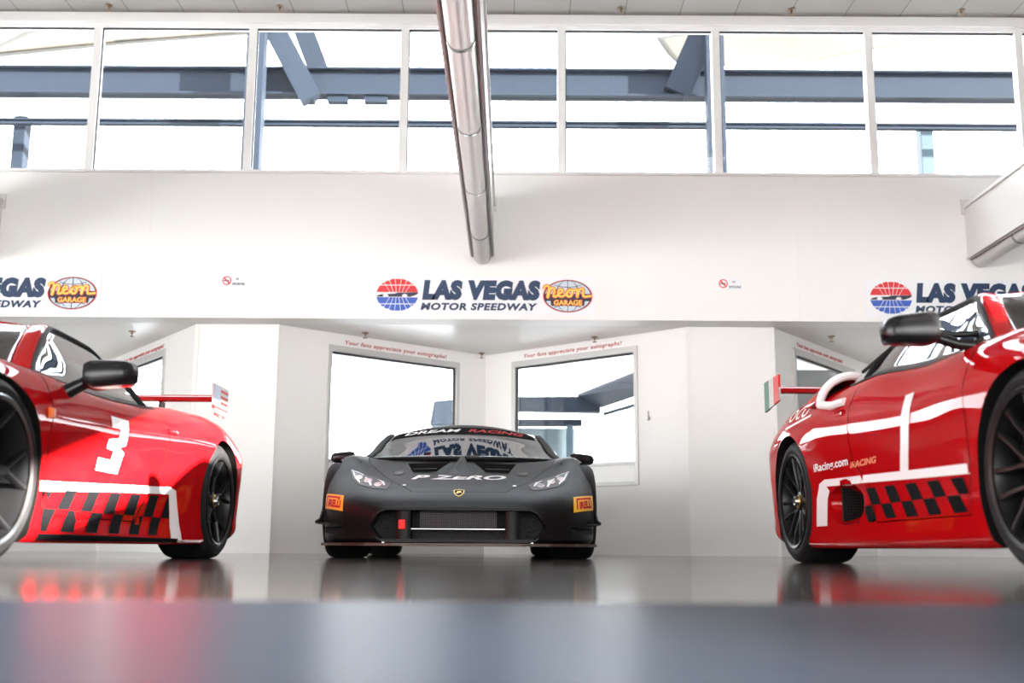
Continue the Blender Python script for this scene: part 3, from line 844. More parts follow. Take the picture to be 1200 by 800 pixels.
def black_car(loc):
    root = empty('sports_car', loc, 'matte black race car facing the camera between the two windows', 'car')
    Y = [-2.22, -2.12, -2.0, -1.85, -1.7, -1.5, -1.31, -.95, -.4, .4, 1.0, 1.4, 1.9, 2.15]
    n = len(Y)
    pts = [
        K([0]*n, [.11]*9+[.11, .11, .11, .14, .25], Y),
        K([.36, .48, .60, .72, .78, .80, .80, .80, .80, .80, .80, .80, .80, .7], [.105]*11+[.11, .14, .25], Y),
        K([.50, .66, .77, .86, .905, .935, .945, .94, .93, .94, .96, .965, .95, .85], [.115]*11+[.12, .16, .28], Y),
        K([.52, .68, .79, .88, .92, .945, .955, .95, .93, .95, .97, .975, .96, .86], [.165, .17, .18, .19, .20, .21, .22, .22, .22, .22, .22, .23, .28, .35], Y),
        K([.53, .69, .80, .885, .925, .95, .96, .955, .92, .94, .97, .98, .965, .86], [.215, .235, .26, .28, .30, .33, .35, .36, .36, .36, .37, .38, .42, .45], Y),
        K([.53, .69, .795, .88, .92, .948, .962, .958, .94, .95, .97, .985, .965, .85], [.26, .295, .335, .37, .40, .44, .47, .50, .50, .50, .52, .54, .55, .55], Y),
        K([.51, .66, .76, .845, .89, .925, .945, .945, .94, .95, .96, .97, .94, .82], [.29, .345, .395, .44, .49, .56, .62, .65, .65, .65, .70, .72, .70, .66], Y),
        K([.46, .58, .66, .73, .775, .80, .81, .82, .84, .85, .86, .86, .82, .70], [.312, .378, .435, .495, .555, .655, .722, .755, .75, .77, .82, .84, .80, .74], Y),
        K([.28, .36, .42, .47, .50, .52, .54, .56, .56, .56, .56, .56, .54, .45], [.320, .385, .436, .488, .532, .588, .640, .722, .76, .80, .86, .86, .82, .77], Y),
        K([0]*n, [.325, .388, .440, .494, .540, .600, .655, .738, .78, .82, .88, .88, .84, .78], Y)]
    pts = [[(y, x*.982, z) for y, x, z in k] for k in pts]
    body = car_body('body', pts, ylist(-2.22, 2.15, (-2.19, -2.16, -2.05)), M['carbon'], root)
    arches(body, [(-1.31, .335, .352, .71, 1.2), (1.31, .345, .372, .56, 1.2)])
    # lower mouth
    bm = bmesh.new(); mouth = [(-.455, .305), (.455, .305), (.50, .285), (.555, .205), (.49, .125), (-.49, .125), (-.555, .205), (-.50, .285)]
    prism(bm, mouth, -2.5, -1.93, 'xz'); boolean(body, cutter(bm, M['matte']))
    # slots beside the wheels, low in the bumper corners
    for s in (-1, 1):
        bm = bmesh.new(); prism(bm, [(s*.72, .205), (s*.93, .205), (s*.90, .165), (s*.80, .155)], -2.3, -1.72, 'xz'); boolean(body, cutter(bm, M['matte']))
    # vent openings in the bonnet
    for s in (-1, 1):
        bm = bmesh.new(); prism(bm, [(s*.085, -1.135), (s*.40, -1.135), (s*.34, -1.46), (s*.17, -1.46)], .40, 1.2, 'xy')
        for v in bm.verts:
            if v.co.z < .8: v.co.z = .50 if v.co.y < -1.3 else .52
        boolean(body, cutter(bm, M['well']))
    # bonnet as a panel of its own
    out = [(-.70, -1.02), (.70, -1.02), (.66, -1.30), (.44, -1.80), (.30, -2.02), (-.30, -2.02), (-.44, -1.80), (-.66, -1.30)]
    bm = bmesh.new(); prism(bm, out, .33, 1.2, 'xy')
    c1 = cutter(bm, M['well']); bonnet = intersection(body, c1, 'bonnet', root); bpy.data.objects.remove(c1)
    bm = bmesh.new(); prism(bm, [(x*1.008, y*1.0-(.004 if y < -1.9 else 0)+(.003 if y > -1.1 else 0)) for x, y in out], .328, 1.2, 'xy'); boolean(body, cutter(bm, M['well']))
    doors = [door_cut(body, s, [(-.78, .20), (-.80, .48), (-.74, .95), (.36, .98), (.44, .72), (.36, .45), (.25, .20)]) for s in (-1, 1)]
    upd = bvh_of([body, bonnet]+doors)
    g = dict(upper=[(.775, -.80, .735), (.72, -.60, .815), (.69, -.38, .905), (.645, -.10, .995), (.64, .2, 1.01), (.66, .45, .97), (.78, .85, .815)],
             inner=(.055, .016), header=-.10, belt=pchip([-.80, 0, .85], [.80, .83, .84]),
             screen=[(-.80, -1.10, .735), (-.58, -.76, .8645), (-.36, -.46, .9755), (-.10, -.20, 1.057)], crown=[(-.10, .050), (.15, .098), (.5, .10), (1.3, .02)],
             tail=[(.70, 1.0, .86), (.60, 1.5, .86)], header_bow=.1, divider=None)
    M['wingmat'] = M['carbon']
    parts = greenhouse(root, upd, g, M['carbon'], M['dark_glass'], M['car_glass'])
    cockpit(root, -.15, .74, .20)
    # header band with lettering, following the glass
    gl = bvh_of([parts['windscreen'], parts['roof']])
    SC_ = ((0, 0, 0), (1, 0, 0), (0, .30, .954), (0, .954, -.30))
    def scr(y, z): return .30*y+.954*z
    return root, body, bonnet, doors, parts, gl

def black_details(root, body, bonnet, doors, parts, gl):
    front = bvh_of([body, bonnet]+doors)
    # header band across the top of the windscreen with its lettering
    B = ((0, 0, 0), (1, 0, 0), (0, 0, 1), (0, 1, 0))
    top = [(x, 1.060-.055*(abs(x)/.56)**2) for x in np.linspace(-.55, .55, 21)]
    bot = [(x, .985-.04*(abs(x)/.60)**2) for x in np.linspace(.59, -.59, 21)]
    decal('sunstrip', (top+bot, [list(range(42))]), M['black_vinyl'], root, gl, B, step=.04)
    def arc(sh): return [(x, z+.008-.046*(x/.56)**2) for x, z in sh[0]], sh[1]
    decal('lettering', arc(fit(text_shape('DREAM', 1, .03, .25), -.49, -.03, .998, 1.036)), M['white_vinyl'], root, gl, B, off=.006)
    decal('lettering', arc(fit(text_shape('RACING', 1, .03, .25), .03, .49, .998, 1.036)), M['red_vinyl'], root, gl, B, off=.006)
    # lettering and emblem on the bonnet
    decal('lettering', fit(text_shape('P ZERO', 1, .035, .3), -.335, .315, .527, .566), M['white_vinyl'], root, front, B, off=.003)
    sh = [(-.036, .442), (0, .448), (.036, .442), (.033, .418), (.018, .402), (0, .394), (-.018, .402), (-.033, .418)]
    decal('shield_emblem', (sh, [list(range(8))]), M['gold'], root, front, B)
    decal('shield_emblem', ([(x*.8, (z-.421)*.8+.421) for x, z in sh], [list(range(8))]), M['black_vinyl'], root, front, B, off=.004)
    decal('shield_emblem', poly((-.02, .414), (-.012, .428), (0, .434), (.014, .430), (.02, .416), (.008, .420), (-.006, .412)), M['gold'], root, front, B, off=.0055)
    for s in (-1, 1):
        decal('bonnet_pin', ell(s*.365, .476, .013, .006), M['white_vinyl'], root, front, B, off=.005)
        decal('bonnet_latch', ell(s*.435, .585, .038, .016), M['black'], root, front, B, off=.004)
        # tyre maker stickers on the bumper corners
        yl = [(s*.905, .428), (s*.745, .402), (s*.74, .300), (s*.905, .328)]
        decal('sticker', poly(*yl), M['yellow_vinyl'], root, front, B)
        tv, tf = text_shape('IRELLI', 1, .06)
        x0, x1 = (-.862, -.76) if s < 0 else (.785, .885)
        def shear(shape, s=s): return [(x, z+(abs(x)-.82)*.17) for x, z in shape[0]], shape[1]
        decal('sticker_lettering', shear(fit((tv, tf), x0, x1, .330, .380)), M['red_vinyl'], root, front, B, off=.004)
        px0 = x0-.022
        P = join_shapes(poly((px0, .330), (px0+.010, .330), (px0+.010, .402), (px0, .402)), poly((px0+.010, .390), (px0+.115, .390), (px0+.115, .402), (px0+.010, .402)),
                        poly((px0+.10, .382), (px0+.115, .382), (px0+.115, .392), (px0+.10, .392)))
        decal('sticker_lettering', shear(P), M['red_vinyl'], root, front, B, off=.0045)
        # headlight: dark bowl, bright forked strips, clear cover
        hl = [(s*.755, .600), (s*.66, .566), (s*.54, .527), (s*.455, .486), (s*.478, .446), (s*.56, .452), (s*.66, .478), (s*.715, .520)]
        decal('headlight', (hl, [list(range(8))]), M['black'], root, front, B, off=.003)
        for a in (([(.735, .585), (.705, .540), (.665, .505), (.66, .487), (.70, .520), (.728, .560)]), ([(.735, .588), (.69, .568), (.655, .548), (.66, .556), (.70, .577)]),
                  ([(.56, .522), (.525, .500), (.50, .470), (.49, .476), (.51, .505)]), ([(.64, .54), (.60, .515), (.575, .470), (.59, .468), (.62, .515), (.645, .53)])):
            decal('lamp_strip', poly(*[(s*x, z) for x, z in a]), M['drl'], root, front, B, off=.005)
        for cx, cz in ((.685, .535), (.615, .512), (.54, .482)):
            decal('lamp_reflector', ell(s*cx, cz, .026, .019, 20), M['chrome'], root, front, B, off=.0045)
    # things inside the mouth
    bm = bmesh.new(); box(bm, -.54, .54, -1.95, -1.935, .11, .31); bm_obj('grille_mesh', bm, M['mesh_black'], root)
    bm = bmesh.new(); box(bm, -.245, .245, -2.095, -2.08, .195, .305); bm_obj('radiator_mesh', bm, M['mesh_grey'], root)
    bm = bmesh.new()
    tube(bm, [(-.30, -2.10, .190), (.30, -2.10, .190)], .004, 6)
    bm_obj('radiator_frame', bm, M['steel'], root)
    for s in (-1, 1):
        bm = bmesh.new(); prism(bm, [(s*.30, -2.14), (s*.345, -2.165), (s*.39, -2.14), (s*.39, -1.98), (s*.30, -1.98)], .12, .31, 'xy')
        bm_obj('grille_strut', bm, M['carbon'], root, angle=60)
    bm = bmesh.new(); box(bm, -.372, -.328, -2.215, -2.155, .185, .245, .006); bm_obj('tow_strap', bm, M['strap'], root)
    # splitter
    half = [(0, -2.265), (.40, -2.262), (.58, -2.225), (.74, -2.11), (.85, -1.95), (.915, -1.80), (.935, -1.68), (.88, -1.68), (.80, -1.72), (.70, -1.95), (0, -2.05)]
    outl = half+[(-x, y) for x, y in half[::-1] if x > 0]
    bm = bmesh.new(); prism(bm, outl, .082, .100, 'xy'); bm_obj('splitter', bm, noisy(mat('splitter_edge', (.045, .026, .018), .5), 30, .3), root, False)
    for s in (-1, 1):
        bm = bmesh.new()
        prism(bm, [(-2.0, .225), (-1.70, .225), (-1.68, .39), (-1.74, .32), (-1.84, .26), (-2.0, .24)], s*.918, s*.926, 'yz')
        prism(bm, [(s*.84, -1.96), (s*.926, -1.96), (s*.926, -1.68), (s*.88, -1.68)], .222, .230, 'xy')
        bm_obj('canard', bm, M['matte'], root, False)
        bm = bmesh.new(); box(bm, s*.46, s*.475, -2.19, -2.17, .095, .125); bm_obj('splitter_bracket', bm, M['steel'], root)
        mirror(root, s, (.915, -.86, .748), (.205, .12, .088), [([(.86, -.84, .73), (.80, -.82, .715), (.75, -.80, .712)], .02)])
        # raised lips of the bonnet vents and the centre spine
        bm = bmesh.new()
        tube(bm, [(s*.17, -1.465, .617), (s*.34, -1.465, .612)], .010, 8); bm_obj('vent_lip', bm, M['carbon'], bonnet)
    bm = bmesh.new()
    A = [(-.10, -1.62, .566), (0, -1.66, .560), (.10, -1.62, .566), (.055, -1.36, .648), (.012, -1.10, .745), (-.012, -1.10, .745), (-.055, -1.36, .648)]
    ridge = [(0, -1.60, .585), (0, -1.36, .690), (0, -1.12, .752)]
    va = [bm.verts.new(p) for p in A]; vr = [bm.verts.new(p) for p in ridge]
    for f in ((va[1], va[2], vr[0]), (va[0], va[1], vr[0]), (va[2], va[3], vr[1], vr[0]), (va[3], va[4], vr[2], vr[1]), (va[6], va[0], vr[0], vr[1]), (va[5], va[6], vr[1], vr[2]), (va[4], va[5], vr[2])): bm.faces.new(f)
    bm_obj('bonnet_spine', bm, M['carbon'], bonnet, False)
    wf = wheel_meshes('f', .335, .30, .250, 'fork'); wr = wheel_meshes('r', .345, .32, .258, 'fork')
    for s in (-1, 1):
        put_wheel(wf, root, s, (s*(.945-.15), -1.31, .335)); put_wheel(wr, root, s, (s*(.95-.16), 1.31, .345))
# ------------------------------------------------------------------ the room
def sbox(name, x0, x1, y0, y1, z0, z1, m, bev=0.):
    bm = bmesh.new(); box(bm, x0, x1, y0, y1, z0, z1, bev); return bm_obj(name, bm, m, None, False, kind='structure')

XL, XR, YB, YF = -9.5, 9.5, -7.0, 10.3
ZS, ZSILL, ZTOP, ZC = 2.46, 4.075, 5.765, 5.92

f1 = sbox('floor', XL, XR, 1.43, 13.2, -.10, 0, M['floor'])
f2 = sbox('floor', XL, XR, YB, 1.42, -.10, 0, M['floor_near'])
ceil = sbox('ceiling', XL, XR, YB, YF+.3, ZC, ZC+.12, M['ceiling'])
fas = sbox('wall_front', XL, XR, YF, YF+.28, ZS, ZSILL, M['fascia'])
trim = sbox('trim_1', XL, XR, YF-.03, YF+.16, ZTOP+.045, ZC, M['wall'])
trim2 = sbox('trim_2', XL, XR, YF-.04, YF+.0, ZSILL-.012, ZSILL+.018, M['frame_white'])
# joints in the fascia
for i, x in enumerate((3.05, -3.9)):
    sbox('trim_%d' % (3+i), x-.004, x+.004, YF-.0025, YF+.01, ZS, ZSILL-.02, M['wall'])

def wall_piece(name, a, b, z0, z1, th=.12, holes=(), m=None):
    """vertical wall from a to b (room side on the right hand of a->b seen from above is -normal); holes: (s0,s1,z0,z1)"""
    a = Vector((*a, 0)); b = Vector((*b, 0)); L = (b-a).length; d = (b-a)/L; n = Vector((-d.y, d.x, 0))   # outwards
    ss = sorted({0, L} | {h[0] for h in holes} | {h[1] for h in holes}); zz = sorted({z0, z1} | {h[2] for h in holes} | {h[3] for h in holes})
    bm = bmesh.new()
    def solid(i, j):
        if i < 0 or j < 0 or i >= len(ss)-1 or j >= len(zz)-1: return False
        s = (ss[i]+ss[i+1])/2; z = (zz[j]+zz[j+1])/2
        return not any(h[0] < s < h[1] and h[2] < z < h[3] for h in holes)
    def V(s, z, o): return a+d*s+Vector((0, 0, z))+n*o
    def quad(*p): bm.faces.new([bm.verts.new(q) for q in p])
    for i in range(len(ss)-1):
        for j in range(len(zz)-1):
            if not solid(i, j): continue
            s0, s1, q0, q1 = ss[i], ss[i+1], zz[j], zz[j+1]
            quad(V(s0, q0, 0), V(s1, q0, 0), V(s1, q1, 0), V(s0, q1, 0)); quad(V(s0, q0, th), V(s0, q1, th), V(s1, q1, th), V(s1, q0, th))
            if not solid(i-1, j): quad(V(s0, q0, 0), V(s0, q1, 0), V(s0, q1, th), V(s0, q0, th))
            if not solid(i+1, j): quad(V(s1, q0, 0), V(s1, q0, th), V(s1, q1, th), V(s1, q1, 0))
            if not solid(i, j-1): quad(V(s0, q0, 0), V(s0, q0, th), V(s1, q0, th), V(s1, q0, 0))
            if not solid(i, j+1): quad(V(s0, q1, 0), V(s1, q1, 0), V(s1, q1, th), V(s0, q1, th))
    bmesh.ops.remove_doubles(bm, verts=bm.verts, dist=1e-4)
    return bm_obj(name, bm, m or M['wall'], None, False, kind='structure'), (a, d, n, L)

WIN = [0]
def window_in(fr, s0, s1, z0, z1, fw=.07, panel=True):
    """window frame, pane, dark gasket and the solid panel below the glass; fr = (a,d,n,L) of the wall"""
    a, d, n, L = fr; WIN[0] += 1
    def at(s, z, o): return a+d*s+Vector((0, 0, z))+n*o
    def bar(bm, s_0, s_1, z_0, z_1, o0, o1):
        q = [at(s, z, o) for s in (s_0, s_1) for z in (z_0, z_1) for o in (o0, o1)]
        v = [bm.verts.new(p) for p in q]
        for f in ((0, 1, 3, 2), (4, 6, 7, 5), (0, 4, 5, 1), (2, 3, 7, 6), (0, 2, 6, 4), (1, 5, 7, 3)): bm.faces.new([v[k] for k in f])
    bm = bmesh.new(); zl = z0+.27 if panel else z0
    bar(bm, s0, s1, z1-fw, z1, -.025, .07); bar(bm, s0, s0+fw*.62, z0, z1-fw, -.025, .07); bar(bm, s1-fw*.62, s1, z0, z1-fw, -.025, .07); bar(bm, s0+fw*.62, s1-fw*.62, z0, z0+fw*.6, -.025, .07)
    if panel: bar(bm, s0+fw*.62, s1-fw*.62, zl-.035, zl, -.02, .07)
    w = bm_obj('window_%d' % WIN[0], bm, M['frame'], None, False, kind='structure')
    if panel:
        bm = bmesh.new(); bar(bm, s0+fw*.62, s1-fw*.62, z0+fw*.6, zl-.035, .02, .05); bm_obj('lower_panel', bm, M['frame_white'], w, False)
    gz0, gz1, g0, g1 = zl, z1-fw, s0+fw*.62, s1-fw*.62
    bm = bmesh.new(); bar(bm, g0, g1, gz0, gz1, .040, .046); bm_obj('pane', bm, M['pane'], w, False)
    bm = bmesh.new(); bar(bm, g0, g1, gz1-.022, gz1, .01, .04); bar(bm, g0, g0+.018, gz0, gz1-.022, .01, .04); bar(bm, g1-.018, g1, gz0, gz1-.022, .01, .04); bm_obj('gasket', bm, M['seal'], w, False)
    return w

PL, PR = (-2.55, 10.6), (1.90, 10.6)
VC = (-.33, 12.3)
wl, fl = wall_piece('wall_bay_left', PL, VC, 0, ZS, holes=[(.61, 2.385, .765, 2.315)])
wr_, fr_ = wall_piece('wall_bay_right', VC, PR, 0, ZS, holes=[(.425, 2.185, .765, 2.325)])
wall_piece('wall_pier_left', (-3.43, 10.6), PL, 0, ZS); wall_piece('wall_pier_right', PR, (2.83, 10.6), 0, ZS)
VL = (-5.22, 12.75); VR = (4.65, 12.78)
w2, f2_ = wall_piece('wall_bay_far_left', VL, (-3.43, 10.6), 0, ZS, holes=[(.27, 1.93, .765, 2.315)])
w3, f3_ = wall_piece('wall_bay_far_right', (2.83, 10.6), VR, 0, ZS, holes=[(.50, 2.30, .765, 2.315)])
wall_piece('wall_outer_left', (-7.0, 10.6), VL, 0, ZS); wall_piece('wall_outer_right', VR, (6.5, 10.6), 0, ZS)
wall_piece('wall_end_left', (XL, 10.6), (-7.0, 10.6), 0, ZS); wall_piece('wall_end_right', (6.5, 10.6), (XR, 10.6), 0, ZS)
window_in(fl, .61, 2.385, .765, 2.315); window_in(fr_, .425, 2.185, .765, 2.325)
window_in(f2_, .27, 1.93, .765, 2.315); window_in(f3_, .50, 2.30, .765, 2.315)
# narrow cover strips on the corners of the piers
for i, x in enumerate((-2.555, -3.425, 1.905, 2.825)): sbox('trim_%d' % (5+i), x-.022, x+.022, 10.59, 10.605, 0, ZS, M['wall'], .003)
# soffit over the bays
bm = bmesh.new(); prism(bm, [(XL, YF+.281), (XR, YF+.281), (XR, 13.2), (XL, 13.2)], ZS+.001, ZS+.1, 'xy'); bm_obj('ceiling', bm, M['soffit'], None, False, kind='structure')
# clerestory windows
mx = [-6.30, -4.62, -2.90, -1.21, .525, 2.235, 3.93, 5.60, 7.30]
clf = (Vector((XL, YF+.03, 0)), Vector((1, 0, 0)), Vector((0, 1, 0)), XR-XL)
ed = [XL]+mx+[XR]
for a, b in zip(ed, ed[1:]):
    WIN[0] += 1
    bm = bmesh.new(); wd = .043
    box(bm, a-.0, a+wd, YF+.005, YF+.10, ZSILL, ZTOP+.045); box(bm, b-wd, b, YF+.005, YF+.10, ZSILL, ZTOP+.045)
    box(bm, a+wd, b-wd, YF+.005, YF+.10, ZTOP, ZTOP+.045); box(bm, a+wd, b-wd, YF+.005, YF+.10, ZSILL, ZSILL+.03)
    w = bm_obj('window_%d' % WIN[0], bm, M['frame_white'], None, False, kind='structure')
    bm = bmesh.new(); box(bm, a+wd, b-wd, YF+.05, YF+.056, ZSILL+.03, ZTOP); bm_obj('pane', bm, M['pane'], w, False)
    bm = bmesh.new(); box(bm, a+wd, b-wd, YF+.03, YF+.05, ZTOP-.018, ZTOP); box(bm, a+wd, a+wd+.012, YF+.03, YF+.05, ZSILL+.03, ZTOP-.018); bm_obj('gasket', bm, M['seal'], w, False)

# side walls; openings on both sides are added to let light in
def side_wall(name, x, sgn, holes):
    a, b = ((x, YB), (x, 10.6)) if sgn < 0 else ((x, 10.6), (x, YB))
    return wall_piece(name, a, b, 0, ZC, .2, holes, M['side_wall'])
side_wall('wall_left', XL, -1, [(5.0, 13.5, .75, 3.0)])       # s runs from YB
side_wall('wall_right', XR, 1, [(10.6-SUN_OPENING[1], 10.6-SUN_OPENING[0], 0, SUN_OPENING[2])])
wall_piece('wall_back', (XR, YB), (XL, YB), 0, ZC, .2, [(.6, 6.0, 0, 2.9), (6.6, 12.4, 0, 2.9), (13.0, 18.4, 0, 2.9)], M['side_wall'])  # gaps added so skylight comes in from behind

# ------------------------------------------------------------------ wall signs
def emblem_globe(parent, cx, cz, rx, rz, y):
    at = lambda a, b, d: (a, y-d, b)
    oval = lambda n=60: None
    # red upper half and blue lower half cut into cells by meridians and parallels
    def cells(z0s, sgn, m):
        """cells of the half globe: rays fan out from the centre, arcs cut across"""
        S = []; cuts = [-9, -.66, -.36, -.1, .16, .42, .72, 9]
        for (za, zb) in z0s:
            for k in range(len(cuts)-1):
                def X(z, t):
                    e = rx*math.sqrt(max(0, 1-(z/rz)**2)); return max(-e, min(e, t*rx*(.42+.72*abs(z)/rz)))
                zs = np.linspace(za, zb, 7); g = .016*rx
                l = [(cx+X(z, cuts[k])+(g if k else 0), cz+z) for z in zs]; r = [(cx+X(z, cuts[k+1])-(g if k < len(cuts)-2 else 0), cz+z) for z in zs]
                q = [(a_, b_) for a_, b_ in zip(l, r) if b_[0]-a_[0] > .002]
                if len(q) < 2: continue
                pts = [a_ for a_, _ in q]+[b_ for _, b_ in q[::-1]]
                S.append((pts, [list(range(len(pts)))]))
        return join_shapes(*S)
    flat_obj('globe_cells', cells([(.16*rz, .56*rz), (.62*rz, .97*rz)], 1, None), M['sign_red'], parent, at)
    flat_obj('globe_cells', cells([(-.53*rz, -.16*rz), (-.97*rz, -.59*rz)], 1, None), M['sign_blue'], parent, at)
    car = [(-1.0, -.12), (-.86, .0), (-.55, .04), (-.10, .07), (.0, .13), (.98, .15), (1.0, .08), (.86, -.02), (.62, -.12)]
    flat_obj('globe_car', ([(cx+a*rx, cz+b*rz) for a, b in car], [list(range(len(car)))]), M['sign_dark'], parent, at)
    for q in (-.55, .36): flat_obj('globe_car_wheel', ell(cx+q*rx, cz-.06*rz, .13*rx, .10*rz, 20), M['sign'], parent, lambda a, b, d: (a, y-.003-d, b))

def emblem_neon(parent, cx, cz, rx, rz, y):
    at = lambda a, b, d: (a, y-d, b); at2 = lambda a, b, d: (a, y-.004-d, b); at3 = lambda a, b, d: (a, y-.008-d, b); at4 = lambda a, b, d: (a, y-.011-d, b)
    flat_obj('oval_field', ell(cx, cz, rx*.96, rz*.96), M['sky_blue'], parent, at)
    lines = [ring2d(cx, cz, rx*.97, rz*.97, rx*.93, rz*.93), ring2d(cx, cz, rx*.50, rz*.96, rx*.46, rz*.96), poly((cx-.012*rx, cz-rz*.94), (cx+.014*rx, cz-rz*.94), (cx+.014*rx, cz+rz*.94), (cx-.012*rx, cz+rz*.94)),
             ring2d(cx, cz+rz*1.25, rx*.95, rz*.72, rx*.92, rz*.69), ring2d(cx, cz-rz*1.25, rx*.95, rz*.72, rx*.92, rz*.69)]
    # keep the parallels inside the oval
    L = []
    for v, f in lines: L.append(([(a, b) for a, b in v], [q for q in f if all(((v[i][0]-cx)/rx)**2+((v[i][1]-cz)/rz)**2 < 1.0 for i in q)]))
    flat_obj('oval_lines', join_shapes(*L), M['sign_dark'], parent, at2)
    flat_obj('oval_border', ring2d(cx, cz, rx, rz, rx*.955, rz*.955), M['sign_red'], parent, at2)
    flat_obj('dark_band', poly((cx-rx*.94, cz-rz*.30), (cx+rx*.94, cz-rz*.30), (cx+rx*.94, cz+rz*.14), (cx-rx*.94, cz+rz*.14)), M['sign_dark'], parent, at2)
    flat_obj('dark_band', poly((cx-rx*.66, cz-rz*.60), (cx+rx*.66, cz-rz*.60), (cx+rx*.70, cz-rz*.28), (cx-rx*.70, cz-rz*.28)), M['sign_dark'], parent, at2)
    # script word drawn as one bent tube, red outside and yellow inside
    raw = [(-1.0, .42), (-.97, .60), (-.82, .62), (-.80, .40), (-.86, -.02), (-.83, -.02), (-.74, .44), (-.60, .50), (-.56, .30), (-.60, .02), (-.50, .00), (-.36, .16), (-.22, .30), (-.26, .42), (-.38, .36), (-.40, .12), (-.30, .0), (-.14, .06), (-.02, .30), (.10, .42), (.20, .28), (.14, .04), (.0, .02), (-.02, .22), (.08, .40), (.28, .36), (.40, .44), (.40, .02), (.42, .02), (.52, .42), (.66, .44), (.66, .06), (.76, .0), (1.02, .04)]
    P = [(cx+a*rx*.95, cz+(b*1.02-.03)*rz) for a, b in raw]
    Cn = [tuple(p) for p in catmull(P, 4)]
    for nm, w, m, yy in (('neon_script', .085, M['neon_red'], .010), ('neon_script', .048, M['neon_yellow'], .014)):
        bm = bmesh.new(); tube(bm, [(a, y-yy, b) for a, b in Cn], rz*w*1.25, 6)
        for v in bm.verts: v.co.y = y-yy+(v.co.y-(y-yy))*.25
        bm_obj(nm, bm, m, parent)
    t = text_shape('GARAGE', 1, .03)
    flat_obj('garage_lettering', fit(text_shape('GARAGE', 1, .075), cx-rx*.58, cx+rx*.60, cz-rz*.60, cz-rz*.22), M['neon_red'], parent, at3)
    flat_obj('garage_lettering', fit(text_shape('GARAGE', 1, .018), cx-rx*.56, cx+rx*.58, cz-rz*.56, cz-rz*.26), M['neon_yellow'], parent, at4)

def wall_sign(cx, label):
    root = empty('wall_sign', (cx, YF, 2.72), label, 'sign', 'speedway signs on the white fascia')
    y = -.008
    bm = bmesh.new(); box(bm, -1.20, 1.18, y, -.001, -.215, .205); bm_obj('sign_panel', bm, M['sign'], root, False)
    emblem_globe(root, -.925, .0, .222, .178, y)
    at = lambda a, b, d: (a, y-d, b)
    flat_obj('lettering', fit(text_shape('LAS VEGAS', 1, .085, .12, space=1.12), -.66, .595, -.055, .165), M['navy'], root, at)
    flat_obj('lettering', fit(text_shape('MOTOR SPEEDWAY', 1, .045, .18, space=1.12), -.675, .565, -.165, -.085), M['navy'], root, at)
    emblem_neon(root, .885, -.005, .262, .178, y-.0)
    return root
wall_sign(-.300, 'navy, red and blue speedway sign above the middle alcove and black car')
wall_sign(4.945, 'speedway sign high on the right, half hidden by the right red car')
wall_sign(-5.56, 'speedway sign cut off by the left edge, above the left red car')

def no_smoking(x, label):
    r = empty('no_smoking_sign', (x, YF, 2.86), label, 'sign', 'no smoking plates')
    y = -.006; at = lambda a, b, d: (a, y-d, b)
    bm = bmesh.new(); box(bm, -.135, .135, y, -.001, -.065, .065, .002); bm_obj('sign_plate', bm, M['sign'], r, False)
    slash = poly((-.098, .026), (-.088, .036), (-.038, -.018), (-.048, -.028))
    flat_obj('prohibition_ring', join_shapes(ring2d(-.068, .004, .048, .048, .038, .038, 30), slash), M['sign_red'], r, at)
    flat_obj('cigarette', poly((-.10, -.002), (-.042, -.002), (-.042, .008), (-.10, .008)), M['sign_dark'], r, lambda a, b, d: (a, y-.002-d, b), .002)
    flat_obj('lettering', join_shapes(fit(text_shape('NO', 1, .0), .03, .06, .012, .034), fit(text_shape('SMOKING', 1, .0), -.008, .122, -.046, -.018)), M['navy'], r, at)
no_smoking(-2.975, 'small no smoking plate left of the middle sign')
no_smoking(2.31, 'small no smoking plate right of the middle sign')

def slogan(fr, s0, s1, zc, h, label, bay):
    a, d, n, L = fr
    c0 = a+d*((s0+s1)/2)+Vector((0, 0, zc)); r = empty('wall_slogan', c0, label, 'lettering', 'red slogans over the windows')
    at = lambda p, q, e: tuple(a+d*p+Vector((0, 0, q))-n*(.001+e)-c0)
    o = flat_obj('lettering', fit(text_shape('Your fans appreciate your autographs!', 1, .012, .18, space=1.12), s0, s1, zc-h*.5, zc+h*.5), M['slogan'], r, at, .003)
slogan(fl, .82, 2.20, 2.362, .062, 'red slogan over the alcove window left of the black car', 0)
slogan(fr_, .595, 1.98, 2.375, .062, 'red slogan over the alcove window right of the black car', 0)
slogan(f2_, .50, 1.85, 2.36, .062, 'red slogan over the window behind the left red car', 0)
slogan(f3_, .62, 1.95, 2.365, .062, 'red slogan over the window behind the right red car', 0)

# wall hook
a, d, n, L = fr_
bm = bmesh.new(); p = a+d*(L-.492)+Vector((0, 0, 1.52))
q = lambda s, z, o: tuple(p+d*s+Vector((0, 0, z))-n*o)
tube(bm, [q(0, .055, .004), q(0, -.03, .004), q(0, -.045, .02), q(.03, -.045, .04), q(.035, -.03, .05)], .008, 8); bmesh.ops.create_uvsphere(bm, u_segments=10, v_segments=8, radius=.012, matrix=Matrix.Translation(Vector(q(.035, -.025, .05))))
tag(bm_obj('wall_hook', bm, M['steel']), 'small metal hook on the white wall right of the window', 'hook')

